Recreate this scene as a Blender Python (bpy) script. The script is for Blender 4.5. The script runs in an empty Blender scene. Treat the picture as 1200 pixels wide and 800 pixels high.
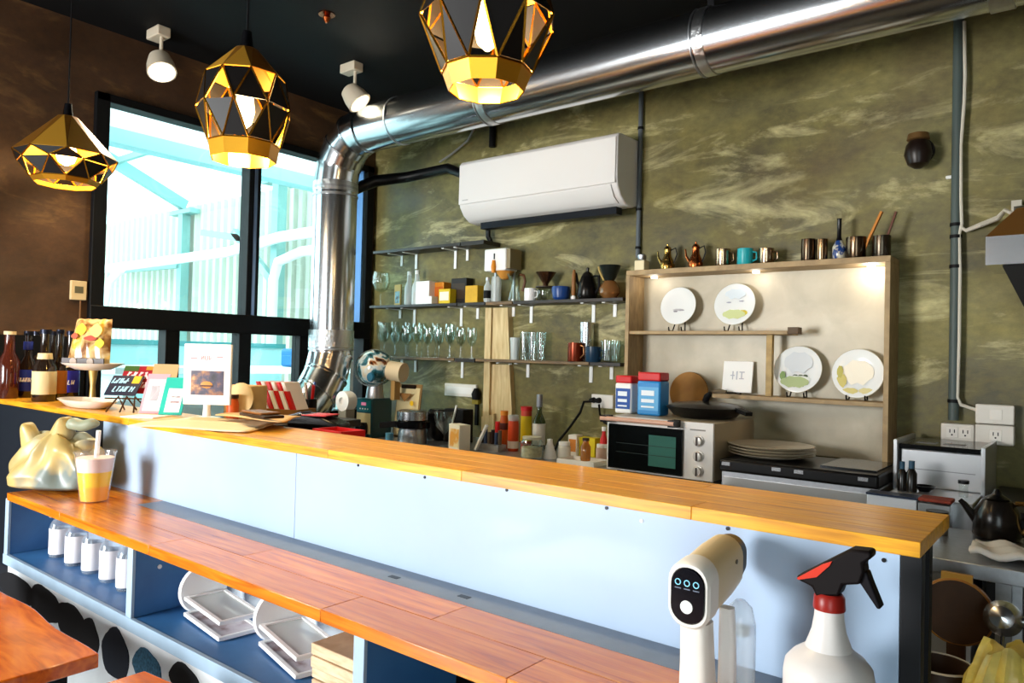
import bpy, math, random
from mathutils import Vector, Matrix
random.seed(7)
SC = bpy.context.scene
COL = SC.collection
# ------------------------------------------------------------------ camera
CAM = Vector((0, 0, 1.35)); FPX = 870.1; YAW = .67114; PIT = .018705; ROL = .024516
_f = Vector((-math.sin(YAW)*math.cos(PIT), math.cos(YAW)*math.cos(PIT), math.sin(PIT)))
_r0 = Vector((math.cos(YAW), math.sin(YAW), 0)); _u0 = _r0.cross(_f)
_r = _r0*math.cos(ROL)+_u0*math.sin(ROL); _u = -_r0*math.sin(ROL)+_u0*math.cos(ROL)
cd = bpy.data.cameras.new('camera'); cam = bpy.data.objects.new('camera', cd); COL.objects.link(cam)
M3 = Matrix((_r, _u, -_f)).transposed()
cam.matrix_world = Matrix.Translation(CAM) @ M3.to_4x4()
cd.sensor_fit = 'HORIZONTAL'; cd.sensor_width = 36; cd.lens = FPX/1200*36; cd.clip_start = .02; cd.clip_end = 200
SC.camera = cam
# ------------------------------------------------------------------ world, daylight, fill light, exposure
SC.view_settings.view_transform = 'Standard'; SC.view_settings.look = 'None'
SC.view_settings.gamma = 1; SC.view_settings.use_curve_mapping = False
SC.view_settings.exposure = 0.0
SC.cycles.transparent_max_bounces = 40
w = bpy.data.worlds.new('sky'); SC.world = w; w.use_nodes = True
bg = w.node_tree.nodes['Background']; bg.inputs[0].default_value = (.80, .96, 1.0, 1); bg.inputs[1].default_value = 6.5
def area(name, loc, target, sx, sy, power, color):
    l = bpy.data.lights.new(name, 'AREA'); l.shape = 'RECTANGLE'; l.size = sx; l.size_y = sy; l.energy = power; l.color = color
    o = bpy.data.objects.new(name, l); COL.objects.link(o); o.location = loc
    o.rotation_euler = (Vector(target)-Vector(loc)).to_track_quat('-Z', 'Y').to_euler(); return o
area('daylight_shop_front', (-2.62, -1.86, 1.35), (-1.1, 1.0, 1.15), 1.0, 1.1, 172, (1.0, .985, .97))
area('fill_behind_camera', (.9, -1.86, 1.3), (.2, 2.5, 1.2), .9, 1.8, 6, (1.0, .93, .82))  # weak warm fill added behind the camera, no door known there
# ------------------------------------------------------------------ geometry helpers
def ray(x, y): return _f*FPX+_r*(x-600)+_u*(400-y)
def PY(x, y, Y): d = ray(x, y); return CAM+d*((Y-CAM.y)/d.y)
def PZ(x, y, z): d = ray(x, y); return CAM+d*((z-CAM.z)/d.z)
def PX(x, y, X): d = ray(x, y); return CAM+d*((X-CAM.x)/d.x)
def xat(px, Y, z):
    a = (px-600)/FPX; n = _r-_f*a
    return -(n.y*Y+n.z*(z-CAM.z))/n.x
def mpp(p): return _f.dot(Vector(p)-CAM)/FPX          # metres per photo pixel at a point
def spot(px, Y, z):
    p = Vector((xat(px, Y, z), Y, z)); return p, mpp(p)

class MB:
    def __init__(s): s.v = []; s.f = []
    def add(s, v, f):
        o = len(s.v); s.v += [tuple(p) for p in v]; s.f += [tuple(i+o for i in q) for q in f]; return s
    def box(s, x0, x1, y0, y1, z0, z1, M=None):
        v = [Vector((x, y, z)) for z in (z0, z1) for y in (y0, y1) for x in (x0, x1)]
        if M: v = [M @ p for p in v]
        return s.add(v, [(0,2,3,1),(4,5,7,6),(0,1,5,4),(2,6,7,3),(0,4,6,2),(1,3,7,5)])
    def beam(s, a, b, w, h, up=(0,0,1)):
        a = Vector(a); b = Vector(b); d = (b-a).normalized(); up = Vector(up)
        if abs(d.dot(up)) > .98: up = Vector((0,1,0))
        x = d.cross(up).normalized()*w/2; y = x.cross(d).normalized()*h/2
        v = [p+q for p in (a, b) for q in (-x-y, x-y, x+y, -x+y)]
        return s.add(v, [(3,2,1,0),(4,5,6,7),(0,1,5,4),(1,2,6,5),(2,3,7,6),(3,0,4,7)])
    def tube(s, pts, r, n=10, caps=True):
        pts = [Vector(p) for p in pts]; rs = r if isinstance(r, (list, tuple)) else [r]*len(pts)
        d0 = (pts[1]-pts[0]).normalized(); up = Vector((0,0,1)) if abs(d0.z) < .9 else Vector((0,1,0))
        x = d0.cross(up).normalized(); v = []; f = []; N = len(pts)
        for i, p in enumerate(pts):
            d = (pts[min(i+1,N-1)]-pts[max(i-1,0)]).normalized()
            x = (x-d*x.dot(d)).normalized(); y = d.cross(x)
            v += [p+(x*math.cos(2*math.pi*k/n)+y*math.sin(2*math.pi*k/n))*rs[i] for k in range(n)]
        for i in range(N-1):
            for k in range(n):
                a = i*n+k; b = i*n+(k+1)%n; f.append((a, b, b+n, a+n))
        if caps: f += [tuple(range(n))[::-1], tuple(range((N-1)*n, N*n))]
        return s.add(v, f)
    def cyl(s, a, b, r, r2=None, n=20): return s.tube([a, b], [r, r if r2 is None else r2], n)
    def lathe(s, prof, c=(0,0,0), n=24, M=None, caps=True):
        c = Vector(c); v = []; f = []; N = len(prof)
        for r, z in prof:
            for k in range(n):
                p = Vector((r*math.cos(2*math.pi*k/n), r*math.sin(2*math.pi*k/n), z))
                v.append((M @ p if M else p)+c)
        for i in range(N-1):
            for k in range(n):
                a = i*n+k; b = i*n+(k+1)%n; f.append((a, b, b+n, a+n))
        ring = N >= 3 and abs(prof[0][0]-prof[-1][0]) < 1e-6 and prof[0][0] > .002 and abs(prof[1][0]-prof[0][0]) > 1e-6
        if ring: f += [((N-1)*n+k, (N-1)*n+(k+1)%n, (k+1)%n, k) for k in range(n)]
        elif caps:
            if prof[0][0] > 1e-5: f.append(tuple(range(n))[::-1])
            if prof[-1][0] > 1e-5: f.append(tuple(range((N-1)*n, N*n)))
        return s.add(v, f)
    def sphere(s, c, r, n=20, sc=(1,1,1), M=None):
        m = n//2; pr = [(math.sin(math.pi*i/m)*1.0, -math.cos(math.pi*i/m)) for i in range(m+1)]
        S = Matrix.Diagonal((r*sc[0], r*sc[1], r*sc[2])); S = (M @ S) if M else S
        return s.lathe([(max(a, 1e-6), b) for a, b in pr], c, n, S, caps=False)
    def prism(s, poly, axis, lo, hi):
        def mk(a, b, t): return {'x': (t, a, b), 'y': (a, t, b), 'z': (a, b, t)}[axis]
        n = len(poly); v = [mk(a, b, lo) for a, b in poly]+[mk(a, b, hi) for a, b in poly]
        f = [tuple(range(n))[::-1], tuple(range(n, 2*n))]+[(i, (i+1)%n, (i+1)%n+n, i+n) for i in range(n)]
        return s.add(v, f)
    def mesh(s, name, mat, smooth=35):
        me = bpy.data.meshes.new(name); me.from_pydata(s.v, [], s.f); me.validate()
        import bmesh
        bm = bmesh.new(); bm.from_mesh(me); bmesh.ops.remove_doubles(bm, verts=bm.verts, dist=1e-6)
        bmesh.ops.recalc_face_normals(bm, faces=bm.faces); bm.to_mesh(me); bm.free()
        if smooth:
            for p in me.polygons: p.use_smooth = True
            me.set_sharp_from_angle(angle=math.radians(smooth))
        if mat: me.materials.append(mat)
        return me
    def build(s, name, mat, parent=None, loc=None, smooth=35, bev=0, label=None):
        o = bpy.data.objects.new(name, s.mesh(name, mat, smooth)); COL.objects.link(o)
        if parent: o.parent = parent
        if loc is not None: o.location = loc
        if bev:
            m = o.modifiers.new('bevel', 'BEVEL'); m.width = bev; m.segments = 2; m.limit_method = 'ANGLE'; m.angle_limit = .7
        if label: o['label'] = label
        return o
def tag(o, label, cat, group=None):
    o['label'] = label; o['category'] = cat
    if group: o['group'] = group
    return o
def struct(o): o['kind'] = 'structure'; return o
def thing(name, label, cat, loc=(0,0,0), rz=0, group=None):
    o = bpy.data.objects.new(name, None); COL.objects.link(o); o.location = loc; o.rotation_euler = (0, 0, rz)
    o.empty_display_size = .05
    return tag(o, label, cat, group)
def copy_tree(o, parent=None, loc=None, rz=None, label=None):
    c = o.copy(); COL.objects.link(c); c.parent = parent
    if loc is not None: c.location = loc
    if rz is not None: c.rotation_euler = (0, 0, rz)
    if label: c['label'] = label
    for ch in list(o.children): copy_tree(ch, c)
    return c
def rotz(a): return Matrix.Rotation(a, 3, 'Z')
# ------------------------------------------------------------------ materials
def lin(h):
    c = [int(h[i:i+2], 16)/255 for i in (0, 2, 4)]
    return tuple((x/12.92 if x <= .04045 else ((x+.055)/1.055)**2.4) for x in c)+(1,)
def pbsdf(name):
    m = bpy.data.materials.new(name); m.use_nodes = True; nt = m.node_tree
    return m, nt, nt.nodes['Principled BSDF']
_mc = {}
def mat(h, rough=.5, metal=0, name=None, noise=0, scale=20, emit=0, bump=0, coat=0, spec=.3, alpha=1):
    key = (h, rough, metal, noise, scale, emit, bump, coat, spec, alpha)
    if key in _mc: return _mc[key]
    m, nt, b = pbsdf(name or 'mat_'+h); c = lin(h)
    b.inputs['Base Color'].default_value = c; b.inputs['Roughness'].default_value = rough; b.inputs['Metallic'].default_value = metal
    b.inputs['Specular IOR Level'].default_value = spec
    if coat: b.inputs['Coat Weight'].default_value = coat; b.inputs['Coat Roughness'].default_value = .08
    if emit: b.inputs['Emission Color'].default_value = c; b.inputs['Emission Strength'].default_value = emit
    if alpha < 1: b.inputs['Alpha'].default_value = alpha
    if noise or bump:
        tc = nt.nodes.new('ShaderNodeTexCoord'); nz = nt.nodes.new('ShaderNodeTexNoise')
        nz.inputs['Scale'].default_value = scale; nz.inputs['Detail'].default_value = 5
        nt.links.new(tc.outputs['Object'], nz.inputs['Vector'])
        if noise:
            rp = nt.nodes.new('ShaderNodeValToRGB'); nt.links.new(nz.outputs[0], rp.inputs[0])
            rp.color_ramp.elements[0].position = .3; rp.color_ramp.elements[1].position = .7
            rp.color_ramp.elements[0].color = tuple(x*(1-noise) for x in c[:3])+(1,)
            rp.color_ramp.elements[1].color = tuple(min(1, x*(1+noise)) for x in c[:3])+(1,)
            nt.links.new(rp.outputs[0], b.inputs['Base Color'])
        if bump:
            bp = nt.nodes.new('ShaderNodeBump'); bp.inputs['Strength'].default_value = bump; bp.inputs['Distance'].default_value = .005
            nt.links.new(nz.outputs[0], bp.inputs['Height']); nt.links.new(bp.outputs[0], b.inputs['Normal'])
    _mc[key] = m; return m
def ramp_mat(name, stops, scale, stretch=(1,1,1), rough=.5, detail=8, dist=0, bump=0, metal=0, coat=0, rand=0, spec=.5, second=None):
    """noise-driven colours; stretch is the mapping scale; rand varies value per object"""
    m, nt, b = pbsdf(name); N = nt.nodes.new; L = nt.links.new
    tc = N('ShaderNodeTexCoord'); mp = N('ShaderNodeMapping'); nz = N('ShaderNodeTexNoise'); rp = N('ShaderNodeValToRGB')
    mp.inputs['Scale'].default_value = stretch; L(tc.outputs['Object'], mp.inputs[0]); vec = mp.outputs[0]
    if rand:
        oi = N('ShaderNodeObjectInfo'); ad = N('ShaderNodeVectorMath'); ad.operation = 'ADD'; sc = N('ShaderNodeVectorMath'); sc.operation = 'SCALE'
        cb = N('ShaderNodeCombineXYZ'); L(oi.outputs['Random'], cb.inputs[0]); L(oi.outputs['Random'], cb.inputs[2]); sc.inputs['Scale'].default_value = 37
        L(cb.outputs[0], sc.inputs[0]); L(vec, ad.inputs[0]); L(sc.outputs[0], ad.inputs[1]); vec = ad.outputs[0]
    nz.inputs['Scale'].default_value = scale; nz.inputs['Detail'].default_value = detail; nz.inputs['Distortion'].default_value = dist
    L(vec, nz.inputs['Vector']); L(nz.outputs[0], rp.inputs[0])
    e = rp.color_ramp.elements
    while len(e) < len(stops): e.new(.5)
    for i, (p, h) in enumerate(stops): e[i].position = p; e[i].color = lin(h)
    out = rp.outputs[0]
    if second:      # (scale, colour, low, high): large soft stains
        n2 = N('ShaderNodeTexNoise'); n2.inputs['Scale'].default_value = second[0]; n2.inputs['Detail'].default_value = 3; L(tc.outputs['Object'], n2.inputs['Vector'])
        mr = N('ShaderNodeMapRange'); mr.inputs[1].default_value = second[2]; mr.inputs[2].default_value = second[3]; L(n2.outputs[0], mr.inputs[0])
        mx = N('ShaderNodeMix'); mx.data_type = 'RGBA'; mx.inputs[7].default_value = lin(second[1]); L(mr.outputs[0], mx.inputs[0]); L(out, mx.inputs[6]); out = mx.outputs[2]
    if rand:
        hs = N('ShaderNodeHueSaturation'); mr = N('ShaderNodeMapRange'); mr.inputs[3].default_value = 1-rand; mr.inputs[4].default_value = 1+rand
        L(oi.outputs['Random'], mr.inputs[0]); L(mr.outputs[0], hs.inputs['Value']); L(out, hs.inputs['Color']); out = hs.outputs[0]
    L(out, b.inputs['Base Color'])
    b.inputs['Roughness'].default_value = rough; b.inputs['Metallic'].default_value = metal; b.inputs['Specular IOR Level'].default_value = spec
    if coat: b.inputs['Coat Weight'].default_value = coat; b.inputs['Coat Roughness'].default_value = .1
    if bump:
        bp = N('ShaderNodeBump'); bp.inputs['Strength'].default_value = bump; bp.inputs['Distance'].default_value = .01
        L(nz.outputs[0], bp.inputs['Height']); L(bp.outputs[0], b.inputs['Normal'])
    return m
def glass_mat(name, tint=(1,1,1,1), ior=1.45, rough=.02, body=None):
    m = bpy.data.materials.new(name); m.use_nodes = True; nt = m.node_tree; nt.nodes.remove(nt.nodes['Principled BSDF']); N = nt.nodes.new; L = nt.links.new
    t = N('ShaderNodeBsdfTransparent'); t.inputs[0].default_value = tint; g = N('ShaderNodeBsdfGlossy'); g.inputs['Roughness'].default_value = rough
    lw = N('ShaderNodeLayerWeight'); lw.inputs[0].default_value = .5; pw = N('ShaderNodeMath'); pw.operation = 'POWER'; pw.inputs[1].default_value = 4; L(lw.outputs['Facing'], pw.inputs[0])
    fr = N('ShaderNodeMapRange'); fr.inputs[3].default_value = ((ior-1)/(ior+1))**2*1.6+.02; fr.inputs[4].default_value = .75; L(pw.outputs[0], fr.inputs[0])
    mx = N('ShaderNodeMixShader')
    sh = t.outputs[0]
    if body:
        d = N('ShaderNodeBsdfDiffuse'); d.inputs[0].default_value = body[0]; m2 = N('ShaderNodeMixShader'); m2.inputs[0].default_value = body[1]
        L(sh, m2.inputs[1]); L(d.outputs[0], m2.inputs[2]); sh = m2.outputs[0]
    L(fr.outputs[0], mx.inputs[0]); L(sh, mx.inputs[1]); L(g.outputs[0], mx.inputs[2]); L(mx.outputs[0], nt.nodes['Material Output'].inputs[0]); return m
def translucent(name, h, fac, rough=.5):
    m = bpy.data.materials.new(name); m.use_nodes = True; nt = m.node_tree; nt.nodes.remove(nt.nodes['Principled BSDF']); N = nt.nodes.new; L = nt.links.new
    a = N('ShaderNodeBsdfDiffuse'); a.inputs[0].default_value = lin(h); t = N('ShaderNodeBsdfTranslucent'); t.inputs[0].default_value = lin(h); mx = N('ShaderNodeMixShader'); mx.inputs[0].default_value = fac
    L(a.outputs[0], mx.inputs[1]); L(t.outputs[0], mx.inputs[2]); L(mx.outputs[0], nt.nodes['Material Output'].inputs[0]); return m
BLACK = mat('070709', .6, spec=.2); BLACKG = mat('08080b', .25); FRAME = mat('050608', .6, spec=.2); WHITE = mat('f2f0ec', .4); WHITEG = mat('f4f3f0', .2, coat=.4)
STEEL = mat('c8c9cc', .25, 1); STEELB = mat('b9bbc0', .38, 1, noise=.08, scale=60); DARKMET = mat('2a2a2c', .4, .8)
GOLD = mat('e2a53a', .22, 1); BRASS = mat('b98a4a', .25, 1); COPPER = mat('a2582e', .25, 1); CREAM = mat('e6d6ae', .5); TAN = mat('c9a269', .7, noise=.1)
RED = mat('c81a1c', .4); TEAL = mat('1f8f96', .35); BLUE = mat('1d4fa0', .35); YEL = mat('e8b81c', .5); ORANGE = mat('d9661a', .45)
GLASS = glass_mat('clear_glass', (.93, .97, .96, 1)); PANE = glass_mat('window_glass', (.93, .99, .99, 1), 1.35, .0)
FROST = glass_mat('frosted_plastic', (.9, .93, .93, 1), 1.3, .3, ((.8, .84, .82, 1), .45))
OAK = ramp_mat('bar_oak', [(.25, 'b4700c'), (.42, 'd89016'), (.58, 'e8a822'), (.8, 'f0ba3c')], 9, (.8, 14, 14), .38, 9, .5, rand=.13, coat=.1)
WALNUT = ramp_mat('counter_wood', [(.25, '9a4a08'), (.45, 'c46c0e'), (.65, 'd8841c'), (.85, 'e2982e')], 6, (.8, 12, 12), .26, 9, .8, rand=.10, coat=.2)
TABLEW = ramp_mat('table_wood', [(.25, '923804'), (.5, 'c25a08'), (.75, 'd67416')], 4, (2, 9, 9), .25, 8, 1.2, rand=.08, coat=.3)
PALEW = ramp_mat('pale_pine', [(.3, 'c8aa74'), (.7, 'e6cf9c')], 6, (10, 10, 1.2), .6, 6, .4)
CABW = ramp_mat('cabinet_frame_wood', [(.3, '8f7550'), (.7, 'b09468')], 6, (3, 10, 3), .6, 6, .5)
SHELFW = ramp_mat('dark_shelf_wood', [(.3, '14100d'), (.7, '2c221b')], 6, (2, 12, 12), .5, 6, .5)
SHELFB = ramp_mat('brown_shelf_wood', [(.3, '4a3620'), (.7, '8a6c42')], 6, (2, 12, 12), .5, 6, .5)
PANELB = mat('a6bbd4', .32, noise=.05, scale=3, coat=.15)
BLUEIN = ramp_mat('blue_painted_board', [(.3, '2a5f97'), (.7, '3a75ad')], 9, (1, 1, 1), .45, 6, .3)
PALEB = mat('9fb8cd', .45, noise=.06, scale=14)
def concrete(name, dark, mid, light, pale, stain):
    m, nt, b = pbsdf(name); N = nt.nodes.new; L = nt.links.new
    tc = N('ShaderNodeTexCoord')
    def noise(scale, stretch, detail, rough, dist=0, off=0):
        mp = N('ShaderNodeMapping'); mp.inputs['Scale'].default_value = stretch; mp.inputs['Location'].default_value = (off, off, off); L(tc.outputs['Object'], mp.inputs[0])
        n = N('ShaderNodeTexNoise'); n.inputs['Scale'].default_value = scale; n.inputs['Detail'].default_value = detail; n.inputs['Roughness'].default_value = rough; n.inputs['Distortion'].default_value = dist
        L(mp.outputs[0], n.inputs['Vector']); return n.outputs[0]
    def rng(v, a, b_, c=0, d=1):
        r = N('ShaderNodeMapRange'); r.inputs[1].default_value = a; r.inputs[2].default_value = b_; r.inputs[3].default_value = c; r.inputs[4].default_value = d; L(v, r.inputs[0]); return r.outputs[0]
    def mix(f, a, c):
        x = N('ShaderNodeMix'); x.data_type = 'RGBA'; L(f, x.inputs[0])
        for i, q in ((6, a), (7, c)):
            if isinstance(q, str): x.inputs[i].default_value = lin(q)
            else: L(q, x.inputs[i])
        return x.outputs[2]
    big = noise(1.3, (1, 1, 1.4), 5, .6); med = noise(2.6, (1, 1, 1.7), 9, .70, .35, 3); streak = noise(2.0, (1, 1, 3.4), 10, .66, .8, 7); fine = noise(26, (1, 1, 1.5), 6, .7, 0, 1); st = noise(1.0, (1, 1, .8), 4, .6, .3, 11)
    c = mix(rng(med, .38, .62), dark, mid); c = mix(rng(big, .45, .68, 0, .65), c, light); c = mix(rng(streak, .54, .70, 0, .85), c, pale); c = mix(rng(st, .52, .72, 0, .8), c, stain)
    hs = N('ShaderNodeHueSaturation'); L(c, hs.inputs['Color']); L(rng(fine, .3, .7, .78, 1.2), hs.inputs['Value'])
    L(hs.outputs[0], b.inputs['Base Color']); L(rng(med, .3, .7, .45, .75), b.inputs['Roughness'])
    bp = N('ShaderNodeBump'); bp.inputs['Strength'].default_value = .3; bp.inputs['Distance'].default_value = .006; L(med, bp.inputs['Height']); L(bp.outputs[0], b.inputs['Normal'])
    return m
CONC = concrete('olive_concrete', '48421f', '786e3a', '908750', 'cfc48e', '4f3c21')
BROWNW = concrete('brown_plaster', '33200f', '4a2f17', '5c3c1c', '7d5a30', '3a2412')
CEIL = mat('030406', .75, noise=.4, scale=3, spec=.2)
FLOORM = ramp_mat('grey_concrete_floor', [(.3, '4a4744'), (.7, '6a6662')], 3, (1, 1, 1), .5, 8, .3)
# ================================================================== THE ROOM
XL = -3.556; YB = 3.067; ZC = 2.785; XR = 2.4; YF = -1.95
WY0, WY1, WZ0, WZ1 = 1.415, 3.035, .95, 2.49          # window opening in the left wall
struct(MB().box(XL-.15, XR, YF, YB+.1, -.08, 0).build('floor', FLOORM))
struct(MB().box(XL-.15, XR, YF, YB+.1, ZC, ZC+.1).build('ceiling', CEIL))
wb = struct(MB().box(XL-.15, XR, YB, YB+.1, 0, ZC).build('wall_back', CONC))
m = MB()
for y0, y1, z0, z1 in ((WY0, WY1, 0, WZ0), (WY0, WY1, WZ1, ZC), (WY1, YB, 0, ZC), (YF, WY0, 0, ZC)):
    m.box(XL-.15, XL, y0, y1, z0, z1)
struct(m.build('wall_left', BROWNW, smooth=0))
struct(MB().box(XR, XR+.1, YF, YB, 0, ZC).build('wall_right', mat('6b5a48', .7)))
m = MB()
for x0, x1, z0, z1 in ((XL, -3.3, 0, ZC), (-1.95, .4, 0, ZC), (1.4, XR, 0, ZC), (-3.3, -1.95, 0, .6), (-3.3, -1.95, 2.1, ZC), (.4, 1.4, 2.25, ZC)): m.box(x0, x1, YF-.1, YF, z0, z1)  # unseen wall; its openings are shaped to suit the two area lights
struct(m.build('wall_front', mat('6b5a48', .7), smooth=0))
# black dado board and dark corner trim on the left wall
struct(MB().box(XL, XL+.02, .2, WY0-.01, .0, 1.385).build('trim_1', FRAME))
# window
win = struct(bpy.data.objects.new('window_1', None)); COL.objects.link(win); win['label'] = 'black steel framed window with clear panes beside the silver duct'
fx0, fx1 = XL-.06, XL+.03
def fb(name, y0, y1, z0, z1, dx=0): MB().box(fx0-dx, fx1+dx, y0, y1, z0, z1).build(name, FRAME, win, bev=.003)
fb('frame_jamb', WY0, 1.474, WZ0, WZ1); fb('frame_jamb', 2.985, WY1, WZ0, WZ1)
fb('frame_head', WY0+.001, WY1-.001, 2.452, WZ1); fb('transom', WY0+.001, WY1-.001, 1.43, 1.528, .004); fb('frame_sill', WY0+.001, WY1-.001, WZ0, 1.0)
fb('mullion', 2.185, 2.255, 1.52, 2.46, -.004)
MB().box(fx1, fx1+.006, 2.212, 2.228, 1.53, 2.45).build('mullion_bead', mat('5c6a80', .3, .7), win)
MB().box(fx0+.02, fx1-.005, 2.952, 2.962, 1.53, 2.45).build('jamb_bead', mat('41648f', .35, .4), win)
for y in (1.80, 2.19, 2.565): fb('lower_mullion', y-.035, y+.035, 1.0, 1.44, -.006)
for y0, y1, z0, z1 in ((1.474, 2.185, 1.528, 2.452), (2.255, 2.985, 1.528, 2.452), (1.474, 1.765, 1.0, 1.43), (1.835, 2.155, 1.0, 1.43), (2.225, 2.53, 1.0, 1.43), (2.6, 2.985, 1.0, 1.43)):
    MB().box(XL-.02, XL-.014, y0, y1, z0, z1).build('pane', PANE, win, smooth=0)
# ------------------------------------------------------------------ courtyard outside the window
TEALS = mat('7fa8a4', .5); CORR = mat('bcbdaf', .6); PIPEW = mat('eef4f4', .4)
struct(MB().box(-16, XL-.16, -6, 8, -.2, -.02).build('ground_outside', mat('b9c4c4', .8)))
m = MB(); n = 0; xs = []; x = -14.5
prof = []
while x < XL-.16:
    prof += [(x, 4.5), (x+.055, 4.5), (x+.075, 4.46), (x+.125, 4.46)]; x += .145
v = []; f = []
for i, (a, b) in enumerate(prof): v += [(a, b, 0), (a, b, 3.02)]
for i in range(len(prof)-1): f.append((2*i, 2*i+2, 2*i+3, 2*i+1))
o = m.add(v, f).build('corrugated_wall', CORR, smooth=0); sm = o.modifiers.new('solid', 'SOLIDIFY'); sm.thickness = .004
tag(o, 'pale corrugated metal wall across the courtyard outside the window', 'wall')
def roofz(Y): return 3.02+.42*(4.55-Y)
sky_roof = thing('courtyard_roof', 'sloping translucent courtyard roof with teal steel rafters', 'roof', (-9, 4.5, 0))
def W(p): return (p[0]+9, p[1]-4.5, p[2])
RP = translucent('polycarbonate_roof', 'f2ffff', .75)
for i in range(5):
    x0 = -14+i*1.76; x1 = x0+1.72
    v = [W((x0, 4.6, roofz(4.6))), W((x1, 4.6, roofz(4.6))), W((x1, -.5, roofz(-.5))), W((x0, -.5, roofz(-.5)))]
    MB().add(v+[(a, b, c+.012) for a, b, c in v], [(0,1,2,3),(7,6,5,4),(0,4,5,1),(1,5,6,2),(2,6,7,3),(3,7,4,0)]).build('roof_panel', RP, sky_roof, smooth=0)
for x in (-11.6, -8.45, -6.3):
    MB().beam(W((x, 4.4, roofz(4.4)-.07)), W((x, -.4, roofz(-.4)-.07)), .09, .12).build('rafter', TEALS, sky_roof)
for y in (3.6, 3.0, 2.4): MB().beam(W((-14, y, roofz(y)-.06)), W((-5.3, y, roofz(y)-.06)), .05, .06).build('purlin', TEALS, sky_roof)
MB().box(4.2, 5.2, -5, .1, 2.95, 2.97).build('eave_soffit', translucent('milky_eave_sheet', 'd8ece8', .5), sky_roof)
MB().box(3.72, 3.86, -5, .1, 2.70, 2.80).build('gutter_beam', mat('8fbfc2', .5), sky_roof)
MB().box(3.8, 3.86, -5, .1, 2.8, 2.95).build('eave_fascia', mat('d0e2e0', .6), sky_roof)
for x, y, lb in ((-8.42, 4.38, 'teal steel post carrying the far roof rafter outside the window'), (-6.26, 4.2, 'teal steel post with a tee head and side brackets outside the window')):
    p = thing('steel_post', lb, 'post', (x, y, 0)); top = roofz(y)-.14
    MB().box(-.05, .05, -.05, .05, 0, top).build('post', TEALS, p); MB().box(-.24, .24, -.06, .06, top-.05, top).build('post_head', TEALS, p)
    if x > -7:
        MB().beam((-.02, 0, 1.98), (-.78, 0, 2.56), .06, .07).build('brace', TEALS, p)
        MB().beam((.0, 0, 2.38), (-1.4, 0, 2.60), .06, .07).build('arm', TEALS, p)
    else:
        MB().beam((0, -.05, 2.3), (-1.6, -.05, 2.32), .06, .06).build('arm', TEALS, p)
t = MB().tube([(-12, 4.05, 2.30), (-9, 4.05, 2.30), (-6.9, 4.05, 2.32), (-6.0, 4.05, 2.40), (-3.9, 4.05, 2.42)], .05, 10).build('white_conduit', PIPEW)
tag(t, 'long white pipe running straight along the corrugated wall', 'pipe')
t = MB().tube([(-3.9, 4.0, 2.24), (-5.6, 4.0, 2.23), (-5.95, 4.0, 2.16), (-6.02, 4.0, 2.0), (-6.03, 4.0, .0)], .045, 10).build('white_downpipe', PIPEW)
tag(t, 'white pipe bending down beside the teal post', 'pipe')
t = MB().tube([(-8.9, 3.9, 2.24), (-9.2, 3.9, 2.1), (-9.35, 3.9, 1.7), (-9.4, 3.9, .8), (-9.4, 3.9, .0)], .045, 10).build('white_downpipe', PIPEW)
tag(t, 'white pipe curving down to the left of the far teal post', 'pipe')
t = thing('courtyard_bench', 'white work bench standing in the courtyard', 'bench', (-4.9, 3.3, 0))
MB().box(-.3, .3, -1.3, .9, 1.18, 1.22).build('bench_top', mat('e8f4f4', .5), t)
for y in (-1.2, .8):
    MB().box(-.25, .25, y-.03, y+.03, 0, 1.18).build('leg', mat('cfe4e4', .5), t)
t = tag(MB().box(-.1, .1, -.09, .09, 0, .14).build('storage_tub', mat('1f6fa8', .5), loc=(-4.85, 3.46, 1.22), bev=.02), 'blue plastic tub on the courtyard bench', 'tub')
t = thing('kitchen_unit', 'pale teal cabinet standing behind the courtyard bench', 'cabinet', (-5.9, 2.6, 0))
MB().box(-.2, .2, -1.0, 1.3, 0, 1.36).build('body', mat('9fd0d2', .5), t); MB().box(-.22, .22, -1.02, 1.32, 1.36, 1.4).build('top', mat('3d8e92', .5), t)
# ------------------------------------------------------------------ exhaust duct
DUCT = mat('c4c8cc', .2, 1, bump=.06, scale=9); YD = 2.5; RD = .115; ZD = 2.494; XV = -3.215
duct = thing('exhaust_duct', 'silver spiral exhaust duct running under the ceiling and down by the window', 'duct', (XV, YD, 0))
RB = .25
MB().tube([(RB+.02, 0, ZD), (3.6, 0, ZD)], RD, 48).build('horizontal_pipe', DUCT, duct)
MB().tube([(0, 0, ZD-RB-.02), (0, 0, 1.33)], RD, 48).build('vertical_pipe', DUCT, duct)
def arc(t): return Vector((RB-RB*math.cos(t), 0, ZD-RB+RB*math.sin(t)))
for i in range(4):
    a, b = i*math.pi/8, (i+1)*math.pi/8
    MB().tube([arc(a), arc(b)], RD+.001*(i % 2), 40).build('elbow_segment', DUCT, duct)
    p = arc(b); d = (arc(b)-arc(b-.05)).normalized(); MB().tube([p-d*.006, p+d*.006], RD+.005, 40).build('elbow_seam', DUCT, duct)
for z in (ZD-RB-.03, ZD-RB-.07, 1.36): MB().tube([(0, 0, z-.006), (0, 0, z+.006)], RD+.004, 40).build('joint_bead', STEELB, duct)
TAPE = mat('d4d6d8', .28, 1, bump=.9, scale=45)
MB().tube([(0, 0, ZD-RB-.05), (0, 0, ZD-RB+.0)], RD+.003, 40).build('foil_tape', TAPE, duct)
MB().tube([(0, 0, 1.37), (0, 0, 1.46)], RD+.003, 40).build('foil_tape', TAPE, duct)
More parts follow.
